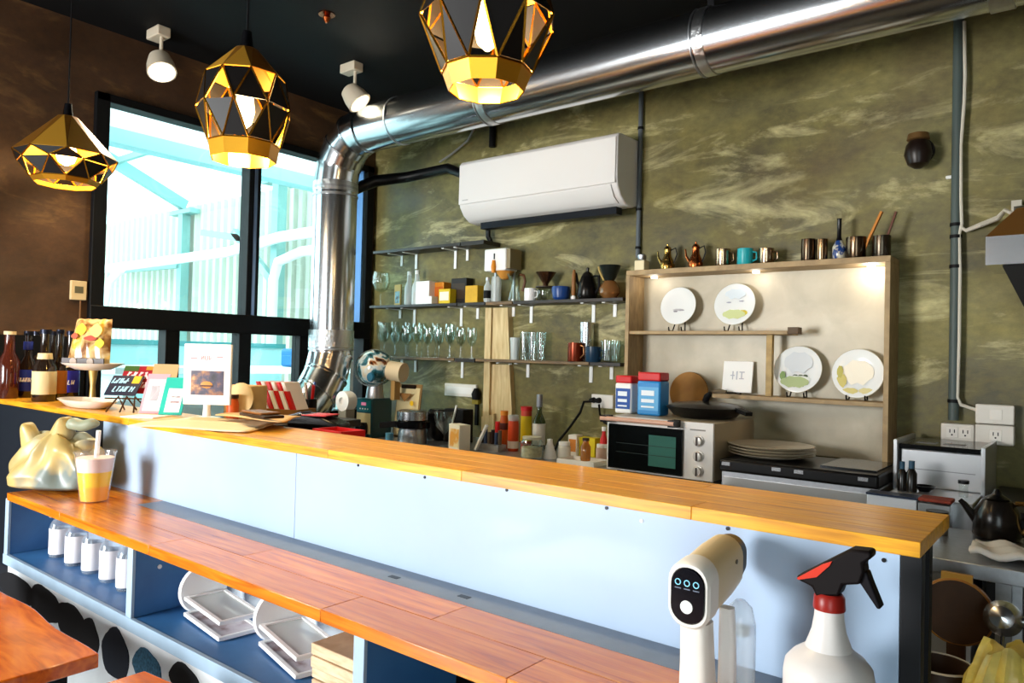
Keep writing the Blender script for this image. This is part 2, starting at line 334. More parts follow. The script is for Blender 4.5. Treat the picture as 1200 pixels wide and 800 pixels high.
for px in (578, 832):
    x = xat(px, YD, ZD)-XV
    MB().tube([(x-.018, 0, ZD), (x+.018, 0, ZD)], RD+.004, 40).build('foil_tape', TAPE, duct)
    MB().tube([(x-.03, 0, ZD), (x-.026, 0, ZD)], RD+.005, 40).build('joint_bead', STEELB, duct)
    MB().box(x-.012, x+.012, -.002, .002, ZD+RD, ZC).build('hanger_strap', DARKMET, duct)
x = xat(470, YD, ZD)-XV; MB().tube([(x-.004, 0, ZD), (x+.004, 0, ZD)], RD+.003, 40).build('joint_bead', STEELB, duct)
x = xat(1165, YD, ZD)-XV; MB().tube([(x-.01, 0, ZD), (x+.05, 0, ZD)], RD+.006, 40).build('end_collar', STEELB, duct)
# lower elbow leaning towards the bar
e = [Vector((0, 0, 1.33)), Vector((0, -.03, 1.22)), Vector((0, -.09, 1.12)), Vector((0, -.17, 1.04)), Vector((0, -.24, .98))]
for i in range(4):
    MB().tube([e[i], e[i+1]], RD, 40).build('elbow_segment', DUCT, duct)
    d = (e[i+1]-e[i]).normalized(); MB().tube([e[i]-d*.005, e[i]+d*.005], RD+.005, 40).build('elbow_seam', DUCT, duct)
# ------------------------------------------------------------------ pendant lamps
DARKF = mat('0d0a0a', .5); FACG = mat('d29a34', .38, .45); FACB = mat('8a5a1c', .4, .45); WIREG = mat('e0a030', .25, 1); INNERG = mat('d99a2a', .35, .8)
def pendant(px, Y, ztop, zbot, rmax, rings, label, power, seed, n=8):
    x = xat(px, Y, (ztop+zbot)/2); t = thing('pendant_lamp', label, 'lamp', (x, Y, zbot), seed*.31, 'geometric gold pendants over the bar'); H = ztop-zbot
    R = [[Vector((rr*rmax*math.cos(2*math.pi*(k+.5*off)/n), rr*rmax*math.sin(2*math.pi*(k+.5*off)/n), zz*H)) for k in range(n)] for rr, zz, off in rings]
    # top: solid folded facets
    for k in range(n):
        a, b, c, d = R[0][k], R[0][(k+1)%n], R[1][k], R[1][(k+1)%n] if rings[1][2] == 0 else R[1][(k+1)%n]
        off = rings[1][2]
        tri1 = (R[0][k], R[0][(k+1)%n], R[1][k]); tri2 = (R[0][(k+1)%n], R[1][k], R[1][(k+1)%n])
        for tri, mm in ((tri1, FACB), (tri2, FACG if (k+seed) % 3 else FACB)):
            nrm = (tri[1]-tri[0]).cross(tri[2]-tri[0]).normalized()*.0015
            MB().add([p-nrm for p in tri]+[p+nrm for p in tri], [(0,1,2),(5,4,3),(0,3,4,1),(1,4,5,2),(2,5,3,0)]).build('top_facet', mm, t, smooth=0)
    # lattice: triangles between the rings, bars on every edge, dark facets in every other opening
    for i in range(1, len(R)-2):
        o0 = rings[i][2]; o1 = rings[i+1][2]
        for k in range(n):
            if o0 == 1 and o1 == 0: t1 = (R[i][k], R[i+1][k], R[i+1][(k+1)%n]); t2 = (R[i][k], R[i][(k+1)%n], R[i+1][(k+1)%n]); e1 = (R[i][k], R[i+1][k]); e2 = (R[i][k], R[i+1][(k+1)%n])
            else: t1 = (R[i+1][k], R[i][k], R[i][(k+1)%n]); t2 = (R[i+1][k], R[i+1][(k+1)%n], R[i][(k+1)%n]); e1 = (R[i+1][k], R[i][k]); e2 = (R[i+1][k], R[i][(k+1)%n])
            for q in (e1, e2): MB().beam(q[0], q[1], .0045, .0045).build('gold_rod', WIREG, t, smooth=0)
            for q, tri in ((0, t1), (1, t2)):
                if (k*2+q+i+seed) % 3 == 0: continue
                cen = (tri[0]+tri[1]+tri[2])/3; tr = [cen+(p-cen)*.9 for p in tri]
                nrm = (tr[1]-tr[0]).cross(tr[2]-tr[0]).normalized()*.001
                MB().add([p-nrm for p in tr]+[p+nrm for p in tr], [(0,1,2),(5,4,3),(0,3,4,1),(1,4,5,2),(2,5,3,0)]).build('dark_facet', DARKF, t, smooth=0)
    # bottom rim
    a, b = R[-2], R[-1]; m = MB()
    for k in range(n):
        if rings[-2][2] == rings[-1][2]: m.beam(a[k], a[(k+1)%n], .004, .004)
    m.build('rim_rod', WIREG, t, smooth=0)
    m = MB(); c0 = Vector((0,0,0))
    v = a+b; f = [(k, (k+1)%n, (k+1)%n+n, k+n) for k in range(n)]
    o = m.add(v, f).build('bottom_rim', INNERG, t, smooth=0); s = o.modifiers.new('solid', 'SOLIDIFY'); s.thickness = .003
    MB().cyl((0,0,H), (0,0,H+.05), .018, .012, 16).build('cap', BLACKG, t)
    MB().cyl((0,0,H+.05), (0,0,ZC-zbot-.02), .003, None, 8).build('cord', BLACK, t)
    MB().cyl((0,0,ZC-zbot-.02), (0,0,ZC-zbot), .05, None, 24).build('ceiling_rose', BLACK, t)
    MB().cyl((0,0,H*.66), (0,0,H), .016, None, 14).build('lamp_holder', BRASS, t)
    bm = mat('ffd890', .3, emit=22); br = rmax*.17
    MB().lathe([(.008, H*.66), (br, H*.58), (br*1.25, H*.45), (br*.9, H*.34), (.004, H*.29)], n=16).build('bulb', bm, t)
    l = bpy.data.lights.new('pendant_light', 'POINT'); l.energy = power; l.color = (1, .74, .38); l.shadow_soft_size = .03
    lo = bpy.data.objects.new('pendant_light', l); COL.objects.link(lo); lo.parent = t; lo.location = (0, 0, H*.22)
    return t
tall = [(.26, 1, 0), (.78, .74, 1), (1.0, .46, 0), (.84, .2, 1), (.74, .14, 1), (.70, .0, 1)]
tall = [(.24, 1, 0), (.84, .74, 1), (1.0, .45, 0), (.76, .14, 1), (.70, .0, 1)]
squat = [(.2, 1, 0), (1.0, .42, 1), (.92, .30, 0), (.68, .07, 1), (.60, .0, 1)]
big = [(.24, 1, 0), (.84, .74, 1), (1.0, .48, 0), (.66, .13, 1), (.56, .0, 1)]
pendant(572, 1.1, 2.15, 1.868, .134, big, 'large gold and black faceted pendant lamp hanging in front of the air conditioner', 20, 1, 10)
pendant(287, 1.1, 2.155, 1.855, .122, tall, 'tall egg shaped gold and black faceted pendant lamp before the window mullion', 20, 2, 9)
pendant(78, 1.1, 2.185, 1.935, .168, squat, 'squat wide gold and black faceted pendant lamp against the brown wall', 20, 0, 9)
# ------------------------------------------------------------------ ceiling spotlights
def spotlamp(px, py, aim, label, k, lit):
    p = PZ(px, py, ZC); t = thing('ceiling_spotlight', label, 'spotlight', p, 0, 'white ceiling spotlights'); CW = mat('c9bda8', .4)
    MB().box(-.055, .055, -.03, .03, -.045, 0).build('mount', CW, t, bev=.005)
    MB().cyl((.03, 0, -.045), (.03, 0, -.14), .008).build('stem', CW, t)
    MB().tube([(-.03, .0, -.15), (.03, 0, -.12), (.07, 0, -.15)], .006, 8).build('yoke', CW, t)
    d = Vector(aim).normalized(); c = Vector((.03, 0, -.17)); Mx = d.to_track_quat('Z', 'Y').to_matrix()
    MB().lathe([(.03, -.055), (.045, -.045), (.058, .0), (.062, .045), (.056, .045)], c, 24, Mx).build('head', CW, t)
    MB().lathe([(.001, .0455), (.054, .0455), (.054, .047), (.001, .047)], c, 24, Mx).build('lens', mat('fff2d8', .3, emit=(9 if lit else 1.2)), t)
    l = bpy.data.lights.new('spot_light', 'SPOT'); l.energy = 80 if lit else 60; l.spot_size = 2.2; l.spot_blend = .7; l.color = (1, .87, .62); l.shadow_soft_size = .05
    lo = bpy.data.objects.new('spot_light', l); COL.objects.link(lo); lo.parent = t; lo.location = c+d*.06; lo.rotation_euler = (-d).to_track_quat('Z', 'Y').to_euler()
spotlamp(186, 34, (.55, -.1, -1), 'beige ceiling spotlight above the top left of the window', .0039, True)
spotlamp(412, 75, (.62, .38, -.85), 'beige ceiling spotlight beside the bend of the silver duct', .0043, False)
t = thing('ceiling_sprinkler', 'small copper sprinkler head on the black ceiling', 'sprinkler', PZ(383, 16, ZC))
MB().cyl((0,0,0), (0,0,-.006), .035, None, 20).build('flange', COPPER, t); MB().lathe([(.012, -.006), (.018, -.02), (.006, -.04)], n=14).build('nozzle', COPPER, t)
# ================================================================== THE BAR
BX0, BX1, BY0, BY1, BZ = XL+.012, -.171, 1.027, 1.249, 1.134; BT = .0195
bt = thing('bar_worktop', 'long honey coloured butcher block bar top of glued staves', 'worktop', (BX1, BY0, 0))
rows = 4; rw = (BY1-BY0)/rows
for j in range(rows):
    x = BX1; k = 0
    while x > BX0+.01:
        ln = random.uniform(.34, .7) if not (j == 0 and k == 0) else .30
        x2 = max(BX0, x-ln)
        if x2-BX0 < .12: x2 = BX0
        MB().box(x2-BX1+.0003, x-BX1-.0003, j*rw+.0002, (j+1)*rw-.0002, BZ-BT, BZ).build('stave', OAK, bt, bev=.0008)
        x = x2; k += 1
# front of the bar: painted sheets with bolts
bf = thing('bar_partition', 'pale blue painted metal bar front with small bolts below the wooden top', 'bar', (BX1, BY0, 0))
PYF = BY0+.012; seams = [-.195, -1.451, -2.46, BX0]
for a, b in zip(seams, seams[1:]):
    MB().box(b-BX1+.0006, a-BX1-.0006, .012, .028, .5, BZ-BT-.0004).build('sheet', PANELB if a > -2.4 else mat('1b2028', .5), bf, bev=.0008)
for px, py in ((498, 559), (594, 574), (711, 595), (853, 619), (1036, 656), (420, 545), (752, 610)):
    p = PY(px, py, PYF); MB().cyl((p.x-BX1, .0105, p.z), (p.x-BX1, .0125, p.z), .0028, None, 12).build('bolt', DARKMET if px != 752 else WHITE, bf)
MB().box(-.024, 0, .012, .034, 0, BZ-BT-.0004).build('end_post', mat('15161a', .5), bf, bev=.001)
MB().box(-.05, -.02, .19, .215, 0, BZ-BT-.0004).build('rear_leg', BLACK, bf)
MB().box(BX0-BX1, -.03, .03, .21, .02, .5).build('plinth', mat('23262c', .7), bf)
# lower counter
CZ = .918; CY0, CY1 = .787, PYF; CX0, CX1 = -2.475, -.17
ct = thing('lower_counter', 'glossy orange brown wooden counter shelf along the bar front', 'worktop', (CX1, CY0, 0))
xs = [CX1, -.62, -1.02, -1.62, -2.10, CX0]
for a, b in zip(xs, xs[1:]): MB().box(b-CX1+.0003, a-CX1-.0003, 0, .09, CZ-.022, CZ).build('board', WALNUT, ct, bev=.0012)
xs = [CX1, -.85, -1.40, -1.93, CX0]
for a, b in zip(xs, xs[1:]): MB().box(b-CX1+.0003, a-CX1-.0003, .0904, .178, CZ-.022, CZ).build('board', WALNUT, ct, bev=.0008)
MB().box(-2.06-CX1, 0, .1784, CY1-CY0-.001, CZ-.022, CZ).build('grey_strip', mat('6f7b8a', .35, noise=.08, scale=30), ct, label='grey painted strip at the back of the counter')
MB().box(CX0-CX1, -2.0605-CX1, .1784, CY1-CY0-.001, CZ-.022, CZ).build('board', WALNUT, ct)
for px, py in ((462, 676), (544, 699)):
    p = PZ(px, py, CZ); MB().box(p.x-CX1-.012, p.x-CX1+.012, p.y-CY0-.006, p.y-CY0+.006, CZ, CZ+.0006).build('slot_plate', mat('2c3644', .5), ct)
# cubby cabinet below the counter
cb = thing('cubby_cabinet', 'open blue painted cubby cabinet under the wooden counter', 'cabinet', (CX1, CY0, 0)); BBZ = .735
def cbx(name, x0, x1, y0, y1, z0, z1, mm, **k): return MB().box(x0-CX1, x1-CX1, y0, y1, z0, z1).build(name, mm, cb, bev=.001, **k)
for x in (-2.497, -1.722, -.93):
    cbx('divider', x-.012, x+.012, .016, CY1-CY0-.022, BBZ+.0005, CZ-.0225, BLUEIN); cbx('divider_edge', x-.013, x+.013, .008, .0155, BBZ-.02, CZ-.0225, PALEB)
cbx('bottom_board', -2.51, -.2, .0165, CY1-CY0-.022, BBZ-.02, BBZ, BLUEIN)
cbx('bottom_lip', -2.51, -.2, .006, .016, BBZ-.028, BBZ+.001, PALEB)
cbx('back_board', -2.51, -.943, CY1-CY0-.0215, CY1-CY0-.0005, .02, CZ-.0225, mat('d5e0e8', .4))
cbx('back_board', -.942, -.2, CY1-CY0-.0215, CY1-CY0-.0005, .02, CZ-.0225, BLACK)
for x, y, z in ((-2.484, .12, .83), (-1.709, .07, .84), (-1.709, .16, .87)): MB().lathe([(.001, 0), (.005, 0), (.005, .002), (.001, .003)], (x-CX1, y, z), 10, Matrix.Rotation(math.pi/2, 3, 'Y')).build('screw_cap', WHITE, cb)
kick = cbx('kick_panel', -2.51, -1.80, .02, .032, 0, BBZ-.0285, mat('dfe6ea', .5, noise=.05)); cbx('kick_panel', -1.799, -.2, .02, .032, 0, BBZ-.0285, mat('e8edf0', .5, noise=.05))
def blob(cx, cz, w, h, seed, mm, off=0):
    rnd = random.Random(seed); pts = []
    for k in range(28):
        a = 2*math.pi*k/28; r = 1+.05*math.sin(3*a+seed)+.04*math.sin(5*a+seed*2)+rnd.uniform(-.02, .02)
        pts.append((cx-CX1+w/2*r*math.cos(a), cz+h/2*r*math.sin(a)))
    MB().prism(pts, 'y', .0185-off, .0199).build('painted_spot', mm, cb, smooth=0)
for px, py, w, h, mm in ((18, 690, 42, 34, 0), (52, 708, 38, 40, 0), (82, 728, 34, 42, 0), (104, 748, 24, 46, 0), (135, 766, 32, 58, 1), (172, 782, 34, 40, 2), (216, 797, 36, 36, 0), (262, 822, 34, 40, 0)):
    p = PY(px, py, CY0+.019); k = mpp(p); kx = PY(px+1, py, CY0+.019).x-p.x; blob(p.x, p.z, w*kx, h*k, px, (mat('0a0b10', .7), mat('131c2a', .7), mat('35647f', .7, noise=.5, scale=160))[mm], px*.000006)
# ------------------------------------------------------------------ guest tables in front
def slab_table(x0, x1, y0, y1, label, seam):
    t = thing('guest_table', label, 'table', ((x0+x1)/2, (y0+y1)/2, 0)); hx = (x1-x0)/2; hy = (y1-y0)/2; rnd = random.Random(int(x0*100))
    for a, b in ((-hy, seam), (seam+.0006, hy)):
        n = 18; poly = []
        for i in range(n+1):
            x = -hx+2*hx*i/n; poly.append((x, b+(.006*math.sin(7*x+seam*9)+.004*math.sin(19*x) if b == hy else 0)))
        for i in range(n, -1, -1):
            x = -hx+2*hx*i/n; poly.append((x, a))
        MB().prism(poly, 'z', .722, .75).build('plank', TABLEW, t, bev=.003)
    for sx in (-1, 1):
        for sy in (-1, 1): MB().box(sx*(hx-.07)-.02, sx*(hx-.07)+.02, sy*(hy-.06)-.02, sy*(hy-.06)+.02, 0, .70).build('leg', BLACK, t)
    MB().box(-hx+.05, hx-.05, -hy+.04, hy-.04, .70, .7215).build('apron_frame', BLACK, t)
    return t
slab_table(-2.45, -1.525, -.05, .655, 'orange brown live edge wooden guest table below the row of labelled bottles', .17)
slab_table(-1.385, -.65, -.05, .68, 'orange brown wooden guest table below the lying sign holders', .2)
# ================================================================== BACK COUNTER AND SHELVES
KZ = .9
kc = thing('back_counter', 'stainless steel back counter along the olive wall', 'counter', (-2.2, 2.75, 0))
MB().box(-1.33, 1.12, -.35, .31, KZ-.03, KZ).build('worktop', STEELB, kc, bev=.002)
for x in (-1.25, -.3, .4, 1.06):
    for y in (-.3, .26): MB().box(x-.02, x+.02, y-.02, y+.02, 0, KZ-.03).build('leg', STEELB, kc)
MB().box(-1.27, 1.08, -.32, .28, .25, .27).build('lower_shelf', STEELB, kc)
sc_ = thing('side_ledge', 'narrow dark wooden ledge behind the bar under the packet basket', 'ledge', (-2.6, 1.45, 0))
MB().box(-.9, .46, -.19, .36, 1.075, 1.1).build('ledge_top', SHELFW, sc_, bev=.002); MB().box(.461, 1.05, -.19, -.06, 1.075, 1.1).build('ledge_extension', SHELFW, sc_, bev=.002); MB().box(.98, 1.02, -.16, -.09, 0, 1.075).build('leg', BLACK, sc_)
for x in (-.8, .4): MB().box(x-.02, x+.02, -.12, .26, 0, 1.075).build('leg', BLACK, sc_)
WBR = mat('f4f4f2', .35)
def wall_shelf(label, planks, brackets, z, th=.016):
    x0 = xat(planks[0][0], YB-.13, z); t = thing('wall_shelf', label, 'shelf', (x0, YB, z))
    for (pa, pb, mm, dep, tk) in planks:
        a = xat(pa, YB-dep, z)-x0; b = xat(pb, YB-dep, z)-x0
        MB().box(a, b-.001, -dep, -.002, -tk, 0).build('plank', mm, t, bev=.0012)
    for px, h in brackets:
        x = xat(px, YB-.01, z-.04)-x0
        b = MB().box(x-.009, x+.009, -.006, -.001, -th-.004-h, -th-.001).build('bracket', WBR, t)
        MB().box(x-.009, x+.009, -.11, -.006, -th-.005, -th-.001).build('bracket_arm', WBR, b)
    return t
Z1, Z2, Z3 = 1.95, 1.625, 1.328
wall_shelf('empty dark wooden wall shelf just below the left end of the air conditioner', [(437, 539, SHELFW, .13, .016), (540, 567, SHELFW, .14, .022)], ((470, .06), (487, .085), (533, .10), (547, .06)), Z1)
wall_shelf('dark wall shelf holding boxes and cartons beside the window', [(433, 535, SHELFW, .13, .014), (536, 568, SHELFW, .13, .016)], ((468, .05), (485, .09), (540, .10), (559, .06)), Z2)
wall_shelf('dark wall shelf holding coffee drippers and pots', [(569, 600, SHELFB, .13, .016), (601, 730, SHELFW, .13, .016)], ((601, .05), (622, .085), (695, .09), (720, .06)), Z2)
wall_shelf('wall shelf holding a row of stemmed wine glasses', [(437, 532, SHELFB, .13, .014), (533, 556, SHELFW, .13, .02)], ((470, .04), (486, .07), (541, .09)), Z3)
wall_shelf('brown wall shelf holding tumblers, a copper mug and glass mugs', [(557, 690, SHELFB, .13, .014), (691, 727, SHELFW, .13, .016)], ((597, .04), (618, .07), (692, .08), (716, .06)), Z3)
# leaning pine boards between the shelves
t = thing('pine_board', 'pale pine upright board fixed between the two banks of shelves', 'board', (xat(582, YB-.03, 1.2), YB, KZ))
x = lambda px, y=.03: xat(px, YB-y, 1.2)-t.location.x
MB().prism([(x(577), .39+.03), (x(598), .42), (x(594), .70), (x(577), .70)], 'y', -.04, -.002).build('upper_board', PALEW, t)
MB().prism([(x(576), .0), (x(600), .0), (x(601), .17), (x(597), .40), (x(577), .40)], 'y', -.035, -.002).build('lower_board', PALEW, t)
MB().prism([(x(566, .05), 0), (x(580, .05), 0), (x(580, .05), .14), (x(566, .05), .12)], 'y', -.055, -.036).build('foot_block', PALEW, t)
MB().box(x(568, .04), x(575, .04), -.05, -.002, .12, .70).build('edge_batten', PALEW, t)
# ------------------------------------------------------------------ display cabinet on the wall
CYF = YB-.15; cx0, cx1 = -1.672, -.594; cz0, cz1 = .985, 1.742
dc = thing('display_cabinet', 'shallow wooden display cabinet with plates hung on the olive wall', 'cabinet', (cx0, YB, cz0)); cw = cx1-cx0; ch = cz1-cz0
def db(name, x0, x1, y0, y1, z0, z1, mm, **k): return MB().box(x0, x1, y0, y1, z0, z1).build(name, mm, dc, bev=.0012, **k)
CABBACK = ramp_mat('cabinet_back_board', [(.3, 'a79c84'), (.6, 'bcb198'), (.8, 'c8bea8')], 7, (1, 1, 1), .42, 9, .4, second=(2.5, '8d8468', .5, .75))
db('back_board', .015, cw-.015, -.012, -.002, .0, ch-.022, CABBACK)
db('top_board', 0, cw, -.15, -.002, ch-.022, ch, CABW); db('side_board', 0, .018, -.15, -.002, 0, ch-.0225, CABW); db('side_board', cw-.018, cw, -.15, -.002, 0, ch-.0225, CABW)
S1 = 1.472; S2 = 1.212
db('shelf', .0185, xat(922, CYF, S1)-cx0, -.145, -.0125, S1-cz0-.014, S1-cz0, CABW)
db('shelf_end_block', xat(922, CYF, S1)-cx0+.001, xat(935, CYF, S1)-cx0, -.145, -.10, S1-cz0-.012, S1-cz0+.014, mat('5a4632', .6))
db('shelf', xat(834, CYF, S2)-cx0, cw-.0185, -.145, -.0125, S2-cz0-.016, S2-cz0, CABW)
xb = xat(902, YB-.1, 1.35)-cx0
o = db('bamboo_post', xb-.012, xb+.012, -.11, -.086, S2-cz0+.0005, S1-cz0-.0145, mat('a88a50', .5, noise=.2, scale=30))
for px in (768, 887, 1022):
    x = xat(px, YB-.06, cz1-.03)-cx0
    MB().cyl((x, -.07, ch-.03), (x, -.07, ch-.0225), .014, None, 16).build('led_puck', mat('fff0d0', .3, emit=12), dc)
    l = bpy.data.lights.new('led_light', 'POINT'); l.energy = .16 if px < 1000 else .75; l.color = (1, .97, .92); l.shadow_soft_size = .02
    lo = bpy.data.objects.new('led_light', l); COL.objects.link(lo); lo.parent = dc; lo.location = (x, -.075, ch-.05)
def plate(px, py, d, label, art, z, Y=YB-.05):
    k = mpp(PY(px, py, Y)); c = PY(px, py, Y); R = d*k/2
    t = thing('display_plate', label, 'plate', (c.x, Y, z)); Mx = Matrix.Rotation(math.radians(80), 3, 'X'); cc = (0, 0, c.z-z)
    PM = mat('e9ebea', .15, coat=.5)
    MB().lathe([(.001, .0), (R*.6, .0), (R*.97, .010), (R, .013), (R*.96, .014), (R*.6, .005), (.001, .004)], cc, 40, Mx).build('plate', PM, t)
    MB().lathe([(R*.985, .0128), (R*1.003, .0135), (R*.985, .0145)], cc, 40, Mx).build('rim_line', mat('b9b39a', .3), t)
    for i, (ax, ay, w, h, col) in enumerate(art):     # painted motifs on the glaze
        pts = [Vector((ax*R+w*R*math.cos(2*math.pi*q/16), ay*R+h*R*math.sin(2*math.pi*q/16)*(1+.15*math.sin(3*q)), .0062+.0002*i+.010*max(0, (math.hypot(ax, ay)+max(w, h)-.58)))) for q in range(16)]
        pts = [Mx @ p+Vector(cc) for p in pts]; nn = Mx @ Vector((0, 0, .0006))
        MB().add(pts+[p+nn for p in pts], [tuple(range(16))[::-1], tuple(range(16, 32))]+[(q, (q+1)%16, (q+1)%16+16, q+16) for q in range(16)]).build('painted_motif', mat(col, .3), t, smooth=0)
    for s in (-1, 1):
        MB().tube([(s*R*.35, .0, .003), (s*R*.35, -.035, .003), (s*R*.35, -.04, .02)], .003, 6).build('stand_foot', BLACKG, t)
        MB().tube([(s*R*.35, .0, .003), (s*R*.2, .025, R*.9)], .003, 6).build('stand_back', BLACKG, t)
    return t
plate(796, 359, 45, 'white display plate with a faint grey sketch on the upper shelf', [(0, -.2, .30, .06, 'b9b6b8'), (-.15, -.28, .12, .04, '8f8a90'), (.2, -.22, .15, .035, 'a39fa4')], S1)
plate(862, 357, 50, 'display plate painted with a yellow and green house on the upper shelf', [(0, .5, .5, .24, 'd6e0e8'), (0, -.48, .55, .22, 'ccd49a'), (-.1, -.42, .16, .2, 'f4f4f0'), (.12, -.48, .13, .16, 'c9cf1e'), (.42, -.42, .22, .14, 'd8c44a'), (.5, -.45, .07, .07, 'd87a4a'), (-.3, .1, .12, .03, 'a09fb0'), (.3, .15, .12, .03, 'a09fb0')], S1)
plate(936, 433, 55, 'display plate painted with a green hillside and dark trees beside the bamboo post', [(0, .3, .6, .45, 'd5dade'), (-.1, -.55, .60, .24, 'a9b882'), (.05, -.42, .5, .14, 'e4e6df'), (-.1, -.3, .12, .08, '4d5a40'), (.12, -.3, .12, .08, '5b6644'), (.32, -.28, .1, .07, '4d5a40'), (-.62, -.3, .12, .2, '7d9a58'), (0, -.72, .3, .05, '5c7a44')], S2)
plate(1006, 438, 58, 'display plate with a yellow flower border near the right side of the cabinet', [(-.6, -.32, .2, .28, 'cdbf6e'), (-.25, -.72, .3, .12, 'd0c47c'), (.35, -.7, .28, .12, 'd8cc92'), (0, .05, .6, .5, 'f2ead8'), (-.68, .05, .12, .25, 'b9b05a')], S2)
p, k = spot(863, YB-.05, S2); t = thing('square_plaque', 'square white plaque with faint lettering on the lower cabinet shelf', 'plaque', p); Mx = Matrix.Rotation(-.16, 3, 'X')
MB().box(-.064, .064, -.005, .005, .006, .138, Mx).build('tile', WHITE, t, bev=.002)
for a, b, c, d in ((-.03, -.012, .075, .079), (-.022, -.018, .06, .095), (-.005, .0, .06, .095), (.008, .03, .09, .094), (.008, .028, .062, .066), (.016, .02, .062, .094)):
    MB().box(a, b, -.0062, -.0049, c, d, Mx).build('character_stroke', mat('b9bac4', .5), t, smooth=0)
MB().tube([(-.03, -.03, .004), (0, .0, .004), (.03, -.03, .004)], .004, 6).build('stand', BLACKG, t); MB().tube([(0, 0, .004), (0, .035, .09)], .003, 6).build('stand_back', BLACKG, t)
p, k = spot(843, YB-.10, S2); t = tag(MB().tube([(-.03, 0, .008), (0, .005, .011), (.03, 0, .009)], [.006, .009, .006], 8).build('driftwood_stub', mat('6a5c48', .8), loc=p), 'small grey driftwood stub lying on the lower cabinet shelf', 'wood')
# ------------------------------------------------------------------ air conditioner
ACX0, ACX1 = -2.655, -1.70; ac = thing('air_conditioner', 'white split air conditioner mounted high on the olive wall', 'air conditioner', (ACX0, YB, 2.06)); aw = ACX1-ACX0
ACW = mat('e4e0dd', .3, coat=.2)
pr = [(-.002, .0), (-.002, .305), (-.16, .305), (-.19, .30), (-.202, .285), (-.202, .10), (-.195, .06), (-.165, .02), (-.12, -.008), (-.05, -.015)]
MB().prism(pr, 'x', 0, aw).build('body', ACW, ac, bev=.006)
MB().prism([(-.2025, .284), (-.208, .28), (-.209, .075), (-.2025, .072)], 'x', .004, aw-.006).build('front_panel', ACW, ac, bev=.002)
MB().prism([(-.203, .068), (-.207, .066), (-.176, .018), (-.130, -.006), (-.128, -.001), (-.172, .023)], 'x', .02, aw-.03).build('louvre_flap', ACW, ac, bev=.002)
MB().box(.03, .07, -.2098, -.2088, .09, .096).build('brand_mark', mat('b9b6b4', .4), ac)
MB().box(.11, aw-.03, -.15, -.10, -.055, -.022).build('mounting_rail', mat('10141c', .4, .5), ac)
t = MB().tube([PY(415, 222, 2.75), PY(440, 212, 2.85), PY(480, 207, 2.95), PY(525, 197, 3.0), PY(545, 205, 3.0)], [.032, .034, .03, .028, .026], 12).build('hose_bundle', mat('0c0d10', .35)); tag(t, 'black taped refrigerant hose bundle reaching from the window to the air conditioner', 'hose')
t = MB().tube([PY(556, 150, 3.03), PY(548, 165, 3.04), PY(530, 180, 3.04), PY(515, 190, 3.02)], .006, 8).build('grey_cable', mat('8a8a86', .5)); tag(t, 'thin grey cable curving from the duct to the black hose bundle', 'cable')
t = MB().tube([PY(572, 266, 3.02), PY(572, 277, 3.03), PY(577, 288, 3.045)], .014, 10).build('drain_hose', BLACKG); tag(t, 'short black drain hose below the left end of the air conditioner', 'hose')
def conduit(name, px0, py0, px1, py1, r, mm, label, clips=()):
    Y = YB-r-.004; a = PY(px0, py0, Y); b = PY(px1, py1, Y); x = (a.x+b.x)/2
    t = thing(name, label, 'conduit', (x, Y, b.z)); h = a.z-b.z
    MB().cyl((0, 0, 0), (0, 0, h), r, None, 14).build('pipe', mm, t)
    for py in clips:
        z = PY(px0, py, Y).z-b.z; MB().cyl((0, 0, z-.006), (0, 0, z+.006), r+.003, None, 14).build('clip', BLACK, t)
    return t
conduit('wall_conduit', 578, 60, 578, 172, .018, BLACK, 'black conduit between the duct and the air conditioner top')
conduit('wall_conduit', 752, 70, 748, 302, .011, mat('5a6166', .5), 'grey conduit running down beside the right end of the air conditioner', (150, 245, 290))
conduit('wall_conduit', 1124, 20, 1117, 492, .017, mat('4a5552', .5), 'grey green conduit running down to the white wall sockets', (263, 277, 312, 470))
yc = YB-.03
t = MB().tube([PY(1130, 25, yc), PY(1131, 90, yc), PY(1130, 120, yc), PY(1126, 170, yc), PY(1126, 230, yc), PY(1127, 262, yc), PY(1124, 275, yc), PY(1125, 320, yc), PY(1124, 400, yc), PY(1122, 465, yc), PY(1126, 474, yc), PY(1147, 481, yc)], .006, 8).build('white_cable', mat('cfc8b8', .5)); tag(t, 'long white cable strapped along the grey green conduit', 'cable')
t = MB().tube([PY(1126, 266, yc), PY(1132, 270, yc), PY(1150, 263, yc), PY(1170, 255, yc-.1), PY(1178, 246, 2.85), PY(1186, 250, 2.8)], [.006, .007, .009, .009, .006, .006], 8).build('hood_cable', mat('c9c0b0', .5)); tag(t, 'short white cable branching from the conduit to the steel hood', 'cable')
t = MB().box(-.012, .012, -.012, 0, -.006, .006).build('cable_clip', WHITE, loc=PY(1113, 208, YB), bev=.004); tag(t, 'small white cable clip on the wall beside the conduit', 'clip')
# sockets
def socket(x0, x1, z0, z1, label, holes):
    t = thing('wall_socket', label, 'socket', (x0, YB, z0)); MB().box(0, x1-x0, -.045, 0, 0, z1-z0).build('box', mat('d8d2c8', .4), t, bev=.004)
    for hx, hz, kind in holes:
        o = MB().box(hx-.018, hx+.018, -.047, -.0452, hz-.018, hz+.018).build('faceplate', mat('e2ddd4', .35), t, bev=.001)
        if kind:
            for a in (-.008, .006): MB().box(hx+a, hx+a+.003, -.0478, -.0471, hz-.002, hz+.010).build('slot', BLACK, o)
            MB().cyl((hx, -.0478, hz-.009), (hx, -.0471, hz-.009), .003, None, 8).build('slot', BLACK, o)
    return t
socket(-.445, -.343, 1.088, 1.148, 'white double socket box below the grey green conduit', ((.035, .03, 1), (.075, .03, 1)))
socket(-.341, -.228, 1.155, 1.222, 'white wall box with a rocker switch, topmost of the two', ((.06, .033, 0),))
